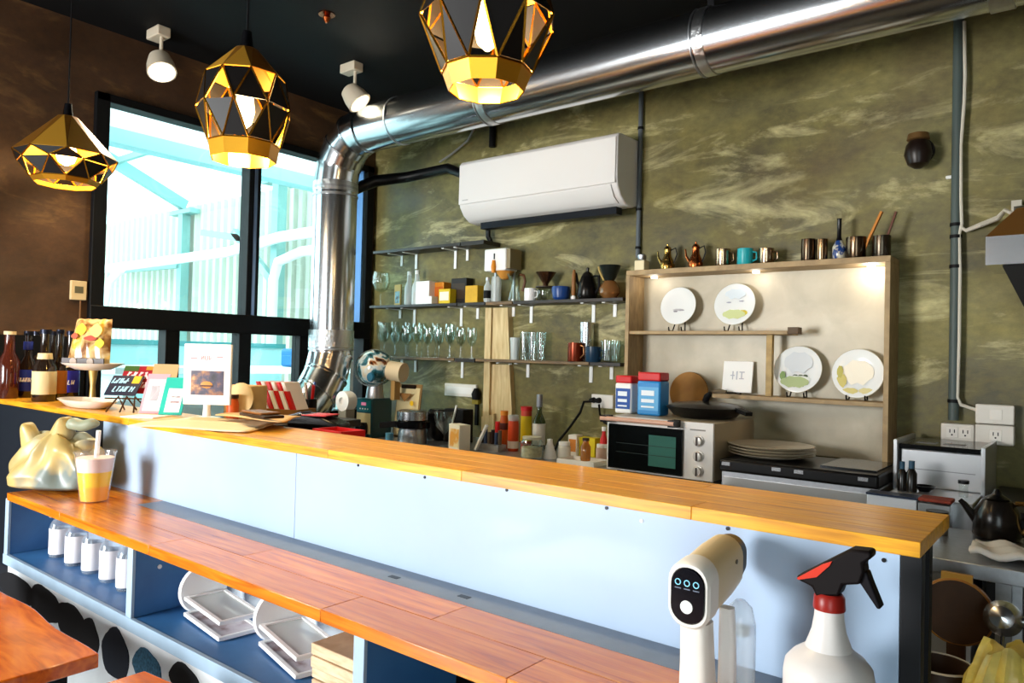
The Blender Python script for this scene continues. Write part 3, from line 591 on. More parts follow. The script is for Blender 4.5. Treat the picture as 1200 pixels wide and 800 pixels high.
socket(-.341, -.228, 1.084, 1.152, 'white single socket box directly under the switch box', ((.06, .034, 1),))
p = PX(103, 338, XL); t = thing('wall_thermostat', 'small beige wall control beside the black window frame', 'control', (XL, 1.375, p.z-.055)); MB().box(.0, .018, -.035, .03, 0, .085).build('case', mat('c9b48a', .5), t, bev=.003); MB().box(.018, .0195, -.02, .015, .03, .06).build('display', mat('5f5a44', .3), t)
MB().cyl((.006, .01, -.25), (.006, .01, 0), .004, None, 8).build('cable', mat('6a4a2a', .6), t)
# wall lamp
p = PY(1080, 178, YB); t = thing('wall_sconce', 'dark round wall lamp with a brass cap on the upper right wall', 'lamp', p)
MB().cyl((0, 0, 0), (0, -.02, 0), .045, None, 24).build('backplate', mat('18100c', .5), t); MB().tube([(0, -.02, .02), (0, -.06, .03)], .012, 10).build('arm', DARKMET, t)
MB().lathe([(.012, -.075), (.034, -.06), (.046, -.025), (.04, .01), (.03, .025)], (0, -.065, 0), 24).build('shade', mat('1c120e', .35), t)
MB().lathe([(.030, .026), (.038, .03), (.034, .05), (.016, .056)], (0, -.065, 0), 24).build('cap', mat('7a5a34', .5, .6), t)
# steel hood at the right edge
t = thing('steel_hood', 'steel heat lamp hood on a bracket at the right end of the wall', 'hood', (-.14, 2.75, 1.53))
MB().lathe([(.045, .0), (.06, 0), (.135, .125), (.128, .125)], n=4, M=rotz(math.pi/4)).build('lower_funnel', mat('131210', .5), t, smooth=0)
MB().lathe([(.19, .125), (.19, .21)], n=4, M=rotz(math.pi/4)).build('steel_band', STEEL, t, smooth=0)
MB().lathe([(.19, .2105), (.09, .30), (.05, .31)], n=4, M=rotz(math.pi/4)).build('upper_cover', mat('9a6a35', .35, .7), t, smooth=0)
MB().box(-.105, -.075, .28, .31, .22, .39).build('wall_bracket', mat('b9b2a4', .4, .6), t); MB().beam((-.09, .29, .36), (-.02, .0, .31), .02, .02).build('bracket_arm', DARKMET, t)
MB().lathe([(.001, -.03), (.018, -.025), (.02, 0), (.012, .005)], (-.03, .06, -.005), 14).build('lamp_bulb', mat('e8dcc8', .3), t)
# ================================================================== THINGS ON THE BACK COUNTER
def on(px, Y, z=KZ): return spot(px, Y, z)
# toaster oven
ovx0, ovx1 = -1.532, -1.09; ov = thing('toaster_oven', 'white toaster oven with a dark glass door and three knobs', 'oven', (ovx0, 2.55, KZ)); ow = ovx1-ovx0; OH = .222
OVW = mat('e8e4de', .35)
MB().box(0, ow, .014, .40, .012, OH).build('body', mat('b9a88a', .4, .2), ov, bev=.004)
MB().box(0, ow, 0, .0135, .012, OH).build('front_frame', OVW, ov, bev=.002)
dr = MB().box(.012, ow-.115, -.012, -.0005, .02, OH-.03).build('door', mat('0a0d0d', .12), ov, bev=.002)
MB().box(.19, ow-.14, -.0128, -.0122, .045, OH-.06).build('door_window', mat('3f6f64', .15), dr)
for z in (.085, .12): MB().box(.05, ow-.14, -.0136, -.013, z, z+.002).build('rack_wire', mat('1c2a28', .4), dr)
MB().tube([(.0, -.05, OH-.008), (ow-.13, -.05, OH-.008)], .009, 12).build('handle', mat('d8a890', .4), dr)
for x in (.012, ow-.142): MB().box(x-.012, x+.014, -.055, -.001, OH-.022, OH+.004).build('handle_end', BLACKG, dr)
for z in (.155, .1, .045):
    kn = MB().lathe([(.021, 0), (.021, .004), (.017, .005), (.015, .018), (.001, .019)], (ow-.055, -.0005, z), 20, Matrix.Rotation(math.pi/2, 3, 'X')).build('knob', mat('cfcac2', .3, .3), ov)
    MB().box(ow-.058, ow-.052, -.0225, -.0195, z-.015, z+.015).build('pointer', mat('4a3c38', .4), kn)
MB().box(ow-.09, ow-.03, -.0015, -.0003, OH-.03, OH-.025).build('brand_mark', mat('8a857e', .5), ov)
for x in (.04, ow-.04):
    for y in (.04, .36): MB().cyl((x, y, 0), (x, y, .012), .012, None, 10).build('foot', BLACK, ov)
OT = KZ+OH
# tins and pan on the oven
def tin(px, w, h, label, body, lid, Y, strip):
    p, k = spot(px, Y, OT+.0005); t = thing('powder_tin', label, 'tin', p); R = w*k/2; H = h*k
    MB().box(-R, R, -R*.8, R*.8, 0, H*.8).build('body', body, t, bev=.008)
    MB().box(-R*.98, R*.98, -R*.78, R*.78, H*.8, H).build('lid', lid, t, bev=.006)
    o = MB().box(-R*.86, R*.86, -R*.8-.001, -R*.8-.0002, H*.12, H*.66).build('label_print', strip, t)
    for i, (a, b) in enumerate(((.46, .58), (.30, .38), (.18, .22))): MB().box(-R*.6, R*.5, -R*.8-.0016, -R*.8-.0011, H*a, H*b).build('lettering_bar', mat('e8f0f6', .5), o)
    return t
tin(734, 22, 44, 'white and blue drink powder tin with a red lid on the oven', WHITE, RED, 2.72, BLUE)
tin(765, 30, 50, 'bright blue drink powder tin with a domed red lid on the oven', mat('2a86c9', .4), RED, 2.72, mat('5aa8dc', .4))
p, k = spot(749, 2.78, OT+.0005); t = thing('sachet_box', 'narrow red sachet box standing between the two powder tins', 'box', p); MB().box(-.02, .02, -.02, .02, 0, .13).build('carton', mat('a8321c', .5), t); MB().tube([(0, -.01, .13), (.004, -.012, .175)], .003, 6).build('spoon_handle', mat('e07a4a', .4), t)
p, k = spot(826, 2.78, OT+.0005); t = thing('wok_pan', 'black iron frying pan with a lid knob resting on the oven', 'pan', p)
MB().lathe([(.09, 0), (.12, .008), (.15, .04), (.152, .044), (.146, .044), (.115, .014), (.08, .008), (.001, .008)], n=32).build('pan_body', mat('0b0b0c', .35), t)
MB().lathe([(.148, .0445), (.12, .056), (.05, .064), (.001, .066)], n=32).build('lid', mat('0e0e10', .3), t)
MB().tube([(.0, .0, .064), (.012, -.01, .085), (.03, -.02, .1)], [.012, .013, .008], 10).build('lid_knob', BLACK, t)
MB().beam((.14, -.02, .042), (.2, -.06, .03), .03, .014).build('handle', BLACK, t)
p, k = spot(805, 3.01, 1.10); t = MB().lathe([(.001, 0), (.088, 0), (.09, .006), (.088, .012), (.001, .012)], (0, 0, .085), 32, Matrix.Rotation(math.radians(84), 3, 'X')).build('round_wood_board', mat('9a6a2c', .6, noise=.2, scale=14), loc=(p.x, 3.03, OT-.0)); tag(t, 'round brown wooden board leaning on the cabinet back behind the pan', 'board')
# plate stack + griddle
gx0, gx1 = -1.07, -.545; gz = 1.0
gr = thing('griddle_stove', 'black gas griddle with a steel front under the stack of plates', 'stove', (gx0, 2.56, 0)); gw = gx1-gx0
MB().box(0, gw, .02, .34, .82, .955).build('body', STEELB, gr, bev=.003); MB().box(0, gw, -.005, .345, .956, gz).build('black_top', mat('0c0c0e', .3), gr, bev=.008)
MB().box(.01, gw-.01, .012, .019, .90, .935).build('front_strip', mat('c8c6c2', .3, .9), gr)
for x in (.012, .19, .265, gw-.06): MB().box(x, x+.03, -.008, -.005, .978, .99).build('chrome_tab', STEEL, gr)
MB().box(.33, gw-.02, .06, .33, gz, gz+.006).build('flat_lid', mat('2a2c2e', .15, .6), gr)
for x in (.03, gw-.03):
    for y in (.05, .30): MB().box(x-.02, x+.02, y-.02, y+.02, 0, .82).build('leg', STEELB, gr)
p, k = spot(904, 2.735, gz)
for i in range(4):
    t = MB().lathe([(.08, 0), (.10, .002), (.148, .014), (.152, .0165), (.146, .017), (.10, .006), (.001, .005)], n=36).build('dinner_plate', mat('d8cdb6', .25), loc=(p.x+random.uniform(-.003, .003), p.y+random.uniform(-.003, .003), gz+.0005+i*.0105))
    tag(t, 'cream dinner plate in the stack on the griddle', 'plate', 'stacked plates on the griddle')
# steel cooker at the right
sx0, sx1 = -.535, -.285; st = thing('steel_cooker', 'stainless steel cooker with a raised back guard and dark glass top', 'cooker', (sx0, 2.45, 0)); sw = sx1-sx0
SS = mat('d6d8dc', .3, .7)
MB().box(.02, sw, .05, .55, .1, .955).build('body', SS, st, bev=.003)
MB().box(.02, sw, .28, .56, .956, 1.075).build('back_guard', SS, st, bev=.003); MB().box(.04, sw-.02, .276, .2795, 1.012, 1.014).build('guard_seam', mat('8a8d92', .4), st)
MB().box(.0, .012, .26, .57, .94, 1.105).build('side_guard', SS, st, bev=.002); MB().box(sw-.004, sw+.008, .26, .57, .94, 1.10).build('side_guard', SS, st, bev=.002)
MB().box(.014, sw-.006, .275, .565, 1.0765, 1.092).build('glass_top', mat('0a0a0c', .15), st, bev=.003)
for x in (.05, .13): MB().box(x, x+.06, .35, .40, 1.092, 1.093).build('top_print', mat('7a7a7c', .4), st)
MB().box(-.02, .115, .0, .049, .80, .955).build('front_panel', mat('dfe4ec', .35, .3), st, bev=.002); MB().box(-.022, .117, -.004, .06, .956, .962).build('panel_edge', mat('1a2740', .4), st)
MB().box(.119, .20, .0, .048, .78, .95).build('front_panel', mat('bcc0c4', .3, .8), st, bev=.002)
cl = MB().box(.12, .205, -.01, .06, .956, .966).build('folded_cloth', mat('8a3a2c', .8, noise=.2), loc=(sx0, 2.45, 0), bev=.003); tag(cl, 'folded reddish brown cloth on the front of the steel cooker', 'cloth')
for x in (.04, .21): MB().box(x-.015, x+.015, .1, .5, 0, .1).build('foot', BLACK, st)
for px, h, r in ((1057, 34, 5), (1068, 36, 6)):
    p, k = spot(px, 2.60, .956); t = thing('spice_bottle', 'small dark spice bottle standing on the steel cooker', 'bottle', p, 0, 'spice bottles on the cooker'); MB().lathe([(r*k, 0), (r*k, h*k*.6), (r*k*.5, h*k*.75)], n=14).build('bottle', mat('1c1a18', .2), t); MB().cyl((0, 0, h*k*.75), (0, 0, h*k), r*k*.55, None, 12).build('cap', mat('2a4a60', .4), t)
p, k = spot(1083, 2.64, .956); t = MB().lathe([(.015, 0), (.03, .018), (.032, .018), (.026, .008), (.001, .008)], n=18).build('small_bowl', BLACKG, loc=p); tag(t, 'small black bowl on the steel cooker', 'bowl')
p, k = spot(1129, 2.62, .956); t = thing('salt_shaker', 'clear glass shaker with a dark lid on the cooker corner', 'shaker', p); MB().lathe([(.013, 0), (.012, .03), (.014, .04)], n=14).build('jar', GLASS, t); MB().cyl((0,0,.04), (0,0,.05), .015, None, 14).build('lid', DARKMET, t)
# steel side table with towel, kettle; utensils below
sp = thing('steel_prep_table', 'stainless steel prep table at the right end behind the bar', 'table', (-.33, 2.0, 0))
MB().box(0, .75, 0, .40, .865, .9).build('worktop', STEELB, sp, bev=.002)
for x in (.16, .70):
    for y in (.04, .36): MB().box(x-.015, x+.015, y-.015, y+.015, 0, .865).build('leg', STEELB, sp)
MB().box(.02, .73, -.25, .38, .40, .42).build('undershelf', STEELB, sp)
MB().box(.02, .05, -.25, -.22, 0, .40).build('shelf_leg', STEELB, sp); MB().box(.68, .71, -.25, -.22, 0, .40).build('shelf_leg', STEELB, sp)
p, k = spot(1178, 2.12, .9); m = MB(); v = []; f = []; nx, ny = 20, 10
for j in range(ny+1):
    for i in range(nx+1):
        x = -.065+.24*i/nx; y = -.085+.16*j/ny
        v.append((x, y, .0225+.006*math.sin(i*.9+j*.4)+.004*math.sin(j*1.7)))
for j in range(ny):
    for i in range(nx): a = j*(nx+1)+i; f.append((a, a+1, a+nx+2, a+nx+1))
o = m.add(v, f).build('white_towel', mat('e8e2dc', .9), loc=p); s = o.modifiers.new('solid', 'SOLIDIFY'); s.thickness = .011; s.offset = -1; tag(o, 'crumpled white towel lying on the steel prep table', 'towel')
p, k = spot(1168, 2.34, .9); t = thing('kettle', 'dark kettle with a brass handle standing on the prep table', 'kettle', p)
MB().lathe([(.05, 0), (.056, .01), (.052, .07), (.035, .10), (.02, .105)], n=24).build('body', mat('15110e', .25), t); MB().tube([(.04, 0, .095), (.075, 0, .10), (.08, 0, .05), (.055, 0, .02)], .007, 8).build('handle', BRASS, t)
MB().lathe([(.03, .105), (.012, .115), (.006, .13), (.001, .132)], n=16).build('lid', BLACKG, t); MB().tube([(-.045, 0, .04), (-.075, 0, .08), (-.085, 0, .09)], [.012, .008, .006], 8).build('spout', mat('15110e', .25), t)
p, k = spot(1098, 2.28, .9); t = thing('sugar_pot', 'short steel pot behind the end of the bar top', 'pot', p); MB().lathe([(.026, 0), (.028, .05), (.024, .055)], n=18).build('pot', STEELB, t); MB().cyl((0,0,.055), (0,0,.062), .027, None, 18).build('lid', DARKMET, t)
t = thing('dark_filler_box', 'added black box keeping the area below the white sockets dark', 'cabinet', (-.10, 2.72, 0)); MB().box(-.16, .5, -.22, .28, .0, .93).build('body', mat('0d0c0c', .5), t, bev=.004); MB().box(-.165, .505, -.225, .285, .9305, .95).build('top', mat('15120f', .4), t, bev=.003); MB().box(-.15, .16, -.232, -.2205, .05, .90).build('door', mat('121011', .4), t, bev=.003)  # added black box, darkens the area behind the kettle
# hanging round board, ladle, utensil tub, yellow bag
p = PY(1121, 716, 1.9); t = thing('paddle_board', 'dark round wooden paddle board leaning below the prep table', 'board', (p.x, 1.9, .42)); zc = p.z-.42
MB().lathe([(.001, -.008), (.068, -.008), (.070, 0), (.068, .008), (.001, .008)], (0, 0, zc), 36, Matrix.Rotation(math.radians(90), 3, 'X')).build('round_blade', mat('3a2412', .5, noise=.2, scale=25), t)
MB().lathe([(.0685, -.0085), (.0725, -.006), (.0725, .006), (.0685, .0085)], (0, 0, zc), 36, Matrix.Rotation(math.radians(90), 3, 'X')).build('rim_band', mat('9a6424', .5), t)
MB().box(-.018, .018, -.007, .007, 0, zc-.06).build('handle', mat('3a2412', .5), t); MB().box(-.03, .03, -.006, .006, zc+.055, zc+.083).build('top_tab', mat('b0802c', .5), t)
p = PY(1165, 722, 1.83); t = thing('soup_ladle', 'steel ladle with its bowl up beside the paddle board', 'ladle', (p.x+.015, 1.83, .42)); zc = p.z-.42
MB().lathe([(.001, -.034), (.022, -.026), (.034, -.006), (.036, .006), (.033, .006), (.02, -.02), (.001, -.03)], (0, 0, zc), 22, Matrix.Rotation(1.25+math.pi, 3, 'X')).build('bowl', STEEL, t); MB().tube([(0, .01, zc-.03), (-.01, .02, zc*.5), (-.02, .02, .012)], .004, 8).build('handle', STEEL, t)
MB().sphere((.04, .01, zc-.002), .012, 12).build('end_knob', STEEL, t)
p = PY(1106, 800, 1.82); t = thing('utensil_tub', 'dark brown tub of kitchen tools under the prep table', 'tub', (p.x, 1.76, .42)); h = PY(1106, 767, 1.82).z-.42
MB().lathe([(.05, 0), (.062, h), (.058, h), (.047, .006), (.001, .006)], n=26).build('tub', mat('2c1c12', .45), t); MB().lathe([(.0615, h-.002), (.065, h), (.062, h+.003), (.0615, h-.002)], n=26).build('rim', mat('b0a898', .4), t)
MB().tube([(-.02, 0, .02), (-.035, .0, h+.05), (-.028, 0, h+.06), (-.02, 0, h+.05), (-.015, 0, .02)], .003, 6).build('whisk_loop', STEEL, t)
def sack(name, W_, D_, H_, seed, mm, folds=9, n=40, mz=26, amp=.12, lean=0, mouth=.12):
    v = []; f = []
    for j in range(mz+1):
        tt = j/mz; prof = (min(1, tt/.10)**.5)*(1-.10*tt)*(1 if tt < .72 else max(mouth, 1-((tt-.72)/.28)**1.5*(1-mouth)))
        for i in range(n):
            a = 2*math.pi*i/n; ca, sa = math.cos(a), math.sin(a)
            sq = 1/max(abs(ca), abs(sa))**.45
            r = prof*sq*(1+amp*(.25+tt)*(1-2*abs(math.sin(folds*a*.5+seed+1.6*tt+1.3*math.sin(2*a+seed)+.6*math.sin(4*tt+a))))*.5+amp*.5*math.sin((folds*2+1)*a+3*seed-4*tt)*tt+.04*math.sin(3*a+5*tt+seed))
            v.append((W_/2*r*ca+lean*tt, D_/2*r*sa, H_*tt+.012*math.sin(4*a+seed)*tt))
    for j in range(mz):
        for i in range(n): a = j*n+i; b = j*n+(i+1)%n; f.append((a, b, b+n, a+n))
    f += [tuple(range(n))[::-1], tuple(range(mz*n, (mz+1)*n))]
    return MB().add(v, f)
p = PY(1178, 800, 1.74); h = PY(1170, 742, 1.74).z-.42
YPL = mat('c9b45a', .3, noise=.35, scale=18, bump=.5)
t = tag(sack('yellow_bag', .17, .13, h, 2, YPL, 11, amp=.22, mouth=.55).build('plastic_sack', YPL, loc=(p.x+.02, 1.66, .42)), 'crinkled yellow clear plastic bag under the prep table', 'bag')
# ================================================================== THINGS ON TOP OF THE CABINET
CT = cz1; YT = YB-.085
def lidpot(px, label, mm):
    p, k = spot(px, YT, CT); t = thing('metal_teapot', label, 'teapot', p); s = .062
    MB().lathe([(.30*s, 0), (.46*s, .05*s), (.52*s, .35*s), (.40*s, .7*s), (.26*s, 1.0*s), (.24*s, 1.35*s), (.28*s, 1.5*s)], n=24).build('body', mm, t)
    MB().lathe([(.28*s, 1.5*s), (.2*s, 1.65*s), (.06*s, 1.75*s), (.07*s, 1.85*s), (.001, 1.9*s)], n=18).build('lid', mm, t)
    MB().tube([(-.45*s, 0, .5*s), (-.7*s, 0, .9*s), (-.78*s, 0, 1.4*s)], [.12*s, .08*s, .05*s], 8).build('spout', mm, t)
    MB().tube([(.25*s, 0, 1.4*s), (.6*s, 0, 1.55*s), (.72*s, 0, 1.1*s), (.48*s, 0, .45*s)], .045*s, 8).build('handle', DARKMET, t)
lidpot(782, 'small brass teapot with a curved handle on the cabinet top', mat('a88848', .2, 1)); lidpot(815, 'small copper teapot with a curved handle on the cabinet top', COPPER)
p, k = spot(752, YT, CT); t = thing('salt_mill', 'cream block with a round metal shaker on the left end of the cabinet top', 'shaker', p); MB().box(-.025, .025, -.025, .025, 0, .05).build('block', CREAM, t, bev=.004); MB().lathe([(.015, .05), (.02, .058), (.02, .075), (.008, .082)], n=16).build('shaker_top', STEELB, t)
def cup(px, w, h, mm, label, cat='cup', handle=True, Y=YT, z=CT, name='metal_cup', group=None):
    p, k = spot(px, Y, z); t = thing(name, label, cat, p, 0, group); R = w*k/2; H = h*k
    MB().lathe([(R*.94, 0), (R, .004), (R, H), (R*.93, H), (R*.9, .006), (.001, .006)], n=22).build('body', mm, t)
    if handle: MB().tube([(R*.95, 0, H*.8), (R*1.5, 0, H*.75), (R*1.5, 0, H*.35), (R*.95, 0, H*.25)], R*.12, 8).build('handle', mm, t)
    return t
cup(847, 17, 21, mat('a8937a', .2, 1), 'shiny bronze cup with a handle next to the teal cup'); cup(873, 18, 20, mat('1fa0a8', .3), 'bright teal enamel cup on the cabinet top'); cup(898, 17, 19, mat('b39a80', .2, 1), 'polished steel cup between the teal cup and the dark canisters')
cup(947, 16, 27, mat('4a3c30', .22, 1), 'dark bronze canister cup beside its twin on the cabinet top', 'canister', False); cup(963, 13, 26, mat('7a6248', .2, 1), 'slim bronze canister cup beside the blue bottle', 'canister', False)
cup(1003, 22, 26, mat('5a4a3a', .2, 1), 'wide dark metal tin holding the wooden spatula', 'tin', False, name='utensil_tin'); cup(1033, 20, 26, mat('4a4238', .25, .9), 'dark metal tin at the right end of the cabinet top', 'tin', False)
p, k = spot(983, YT, CT); t = thing('blue_bottle', 'blue and white porcelain bottle with a tall black neck on the cabinet top', 'bottle', p); MB().lathe([(.018, 0), (.024, .012), (.024, .05), (.012, .075)], n=20).build('body', ramp_mat('blue_white_glaze', [(.45, '1f3f7a'), (.55, 'c9c4b0')], 40, rough=.2), t); MB().lathe([(.012, .075), (.008, .09), (.008, .155), (.010, .16)], n=14).build('neck', BLACKG, t)
p, k = spot(1012, YT, CT+.007); t = MB().beam((0, 0, 0), (.02, 0, .06), .008, .006).beam((.02, 0, .06), (.065, 0, .165), .018, .008).build('wooden_spatula', mat('c87a1e', .5), loc=(p.x-.005, p.y, p.z)); tag(t, 'orange wooden spatula standing in the dark metal tin', 'spatula')
p, k = spot(1036, YT, CT+.007); t = MB().beam((0, 0, 0), (.05, 0, .16), .010, .007).build('dark_spatula', mat('5a2c14', .5), loc=(p.x-.012, p.y, p.z)); tag(t, 'dark brown wooden stick standing in the end tin', 'spatula')
# ================================================================== THINGS ON THE WALL SHELVES
YS = YB-.065; K1 = YS
def wineglass(px, h, Y, z, label, group, wide=.3, tall=False):
    p, k = spot(px, Y, z); t = thing('wine_glass', label, 'glass', p, 0, group); H = h*k; R = H*wide
    MB().lathe([(R*.9, 0), (R*.9, .002), (.004, .005), (.0035, H*.38), (R*.7, H*.5), (R, H*.7), (R*.85, H), (R*.82, H), (R*.96, H*.7), (R*.66, H*.51), (.001, H*.42)], n=20, caps=False).build('glass', GLASS, t)
    return t
for i in range(9): wineglass(450+i*12.8, 36+(3 if i % 3 == 0 else 0), YB-.095, Z3, 'clear stemmed wine glass in the front row on the shelf by the window', 'front row of wine glasses', .175)
for i in range(6): wineglass(446+i*16, 40, YB-.033, Z3, 'clear wine glass in the back row against the wall', 'back row of wine glasses', .135)
wineglass(446, 40, YS, Z2, 'single clear goblet at the window end of the carton shelf', None, .27)
p, k = spot(466, YS, Z2); t = thing('picture_card', 'small framed picture card standing beside the frosted bottles', 'card', p); Mx = rotz(-.2); MB().box(-.034, .034, -.004, .004, 0, .125, Mx).build('card', mat('c8a04a', .5), t); MB().box(-.026, .026, -.005, -.0042, .015, .085, Mx).build('print', ramp_mat('card_print', [(.4, '2a2a2c'), (.55, '6aa0a8'), (.7, '8a5a30')], 30), t)
for px, h in ((479, 38), (488, 39)):
    p, k = spot(px, YS, Z2); t = thing('frosted_bottle', 'tall frosted plastic bottle beside the picture card', 'bottle', p, 0, 'frosted bottles by the cartons'); H = h*k; MB().lathe([(.026, 0), (.028, .01), (.027, H*.55), (.014, H*.75), (.012, H*.95)], n=18).build('bottle', FROST, t); MB().cyl((0,0,H*.93), (0,0,H*1.05), .013, None, 12).build('cap', mat('e8ece8', .5), t)
def carton(px, w, h, d, mm, label, Y=YS, z=Z2, rz=0, face=None, name='carton'):
    p, k = spot(px, Y, z); t = thing(name, label, 'box', p, rz); W_ = w*k/2; H = h*k
    MB().box(-W_, W_, -d/2, d/2, 0, H).build('box', mm, t, bev=.002)
    if face: MB().box(-W_*.8, W_*.8, -d/2-.001, -d/2-.0002, H*.2, H*.8).build('label_print', face, t)
    return t
carton(500, 22, 27, .075, WHITE, 'plain white carton beside the frosted bottles', Y=YB-.08); carton(518, 16, 26, .06, mat('d8861e', .5), 'orange topped carton behind the yellow packet', Y=YB-.042, face=mat('c8641a', .5))
carton(524, 18, 17, .05, mat('e0c020', .5), 'small yellow and white packet in front of the dark carton', Y=YB-.10, face=mat('f0ecd8', .5)); carton(541, 24, 30, .055, mat('1c1612', .5), 'black carton with an orange flap on the shelf', Y=YB-.042, face=mat('3a2a1c', .5))
carton(557, 19, 20, .07, mat('d8a828', .5, noise=.1), 'yellow carton at the end of the carton shelf', Y=YB-.08)
carton(505, 12, 9, .05, mat('f4f4f0', .5), 'small flat white box lying in front of the white carton', Y=YB-.109)
# drip tower etc.
p, k = spot(588, YB-.075, Z2); t = thing('drip_dispenser', 'white coffee dispenser box with an orange tap over a clear bottle', 'dispenser', p); z0 = 36*k
MB().box(-.085, .06, -.05, .05, z0, z0+.115).build('tank', mat('f0eee8', .35), t, bev=.006); MB().box(.061, .085, -.045, .05, z0+.01, z0+.11).build('side_panel', mat('8a7a5a', .5), t)
MB().lathe([(.010, z0-.01), (.014, z0+.02), (.008, z0+.055)], (-.015, -.056, 0), 12).build('tap', mat('e08a1c', .4), t); MB().box(-.018, -.012, -.054, -.05, z0+.06, z0+.09).build('gauge', BLACK, t)
MB().box(-.08, -.07, .03, .04, 0, z0).build('leg', STEELB, t); MB().box(.045, .055, .03, .04, 0, z0).build('leg', STEELB, t)
MB().lathe([(.001, z0-.045), (.02, z0-.04), (.05, z0-.001), (.052, z0-.001)], (.02, -.005, 0), 20).build('filter_cone', mat('c98a3a', .5), t)
p, k = spot(571, YB-.105, Z2); t = thing('syrup_bottle', 'small clear bottle with a black label below the dispenser', 'bottle', p); MB().lathe([(.018, 0), (.02, .01), (.02, .08), (.009, .105), (.009, .115)], n=16).build('bottle', FROST, t); MB().lathe([(.0205, .02), (.0208, .021), (.0208, .06), (.0205, .061)], n=16, caps=False).build('label_band', BLACK, t); MB().cyl((0,0,.115), (0,0,.13), .010, None, 12).build('cap', STEELB, t)
p, k = spot(581, YB-.08, Z2); t = tag(MB().lathe([(.024, 0), (.027, .01), (.027, .11), (.022, .135)], n=18).build('clear_carafe', FROST, loc=p), 'cloudy clear carafe standing under the dispenser', 'carafe')
p, k = spot(603, YB-.105, Z2); t = thing('glass_pitcher', 'glass coffee pitcher with a curved wooden handle', 'pitcher', p); MB().lathe([(.032, 0), (.034, .01), (.018, .07), (.02, .09), (.045, .14), (.044, .14), (.017, .09), (.031, .012), (.001, .006)], n=22, caps=False).build('body', GLASS, t); MB().tube([(.03, 0, .135), (.055, 0, .13), (.065, 0, .10), (.05, 0, .05)], .007, 8).build('handle', mat('5a3418', .5), t)
cup(621, 14, 15, WHITEG, 'plain white china cup beside the glass pitcher', z=Z2, Y=YB-.085, name='china_cup')
p, k = spot(639, YB-.08, Z2); t = thing('metal_dripper', 'bronze cone coffee dripper standing on a ribbed glass server', 'dripper', p)
MB().lathe([(.034, 0), (.042, .02), (.042, .05), (.03, .064), (.028, .064), (.039, .05), (.001, .006)], n=20, caps=False).build('glass_server', GLASS, t); MB().lathe([(.05, .066), (.05, .071), (.001, .071)], n=20).build('base_disc', mat('3a2a20', .4), t); MB().lathe([(.012, .072), (.014, .085), (.052, .142), (.05, .142), (.01, .085)], n=22).build('cone', mat('6a4a34', .25, .9), t)
p, k = spot(657, YB-.085, Z2); t = tag(MB().lathe([(.028, 0), (.04, .012), (.046, .05), (.044, .066), (.041, .066), (.037, .014), (.001, .008)], n=24).build('blue_bowl', mat('1c3f7c', .3), loc=p), 'deep blue ceramic bowl beside the dripper', 'bowl')
p, k = spot(672, YB-.085, Z2); t = thing('hand_whisk', 'wooden handled brush with a white foot beside the blue bowl', 'whisk', p); MB().lathe([(.007, .02), (.011, .03), (.010, .12), (.006, .145)], n=12).build('handle', mat('8a5a2c', .5), t); MB().lathe([(.013, 0), (.013, .014), (.007, .021)], n=12).build('foot', WHITE, t)
p, k = spot(688, YB-.075, Z2); t = thing('dark_teapot', 'dark metal coffee pot with a pointed lid', 'pot', p); MB().lathe([(.04, 0), (.05, .02), (.044, .07), (.03, .11)], n=22).build('body', mat('1c1a18', .25, .6), t); MB().lathe([(.03, .11), (.022, .125), (.006, .135), (.008, .15), (.001, .155)], n=16).build('lid', mat('24201c', .25, .6), t); MB().tube([(-.04, 0, .05), (-.058, 0, .09), (-.066, 0, .13)], [.010, .007, .005], 8).build('spout', mat('1c1a18', .25, .6), t); MB().tube([(.035, 0, .11), (.062, 0, .11), (.066, 0, .06), (.045, 0, .03)], .006, 8).build('handle', BLACK, t)
p, k = spot(714, YB-.08, Z2); t = thing('bean_carafe', 'round amber glass carafe with a dark flared collar at the shelf end', 'carafe', p); MB().lathe([(.03, 0), (.048, .025), (.048, .05), (.03, .08), (.022, .085)], n=22).build('globe', glass_mat('amber_glass', (.55, .28, .10, 1), 1.45, .05, ((.35, .16, .05, 1), .5)), t); MB().lathe([(.022, .085), (.03, .10), (.05, .155), (.047, .155), (.026, .10)], n=22).build('collar', mat('1f2420', .3, .4), t); MB().tube([(-.02, -.02, .085), (-.045, -.02, .13), (-.05, -.02, .15)], .004, 6).build('strap', mat('c8a860', .5), t)
# lower right shelf
for i, px in enumerate((603, 614, 624, 634)):
    p, k = spot(px, YB-(.05 if i % 2 else .09), Z3); H = (26 if i < 1 else 33)*k
    t = MB().lathe([(.020, 0), (.026, H), (.024, H), (.018, .006), (.001, .006)], n=18, caps=False).build('glass_tumbler', GLASS if i else FROST, loc=p); tag(t, 'clear drinking tumbler standing on the brown shelf' if i else 'frosted short tumbler next to the pine board', 'glass', 'tumblers on the brown shelf' if i else None)
p, k = spot(687, YB-.042, Z3); t = thing('steel_canister', 'tall polished steel canister behind the copper mug', 'canister', p); H = 46*k; MB().lathe([(.033, 0), (.034, .004), (.034, H), (.001, H)], n=26).build('body', STEEL, t)
p, k = spot(674, YB-.10, Z3); t = thing('copper_mug', 'red brown copper mug with a thin handle on the brown shelf', 'mug', p); H = 22*k; MB().lathe([(.036, 0), (.037, .004), (.037, H), (.034, H), (.033, .006), (.001, .006)], n=26).build('body', mat('7a2f18', .25, .6), t); MB().tube([(.033, -.01, H*.85), (.055, -.015, H*.8), (.058, -.015, H*.4), (.034, -.01, H*.2)], .003, 8).build('handle', mat('b07a50', .3, .8), t)
p, k = spot(694, YB-.035, Z3); t = cup(695, 18, 18, mat('14324a', .3), 'dark blue mug tucked behind the copper mug', z=Z3, Y=YB-.11, name='blue_mug')
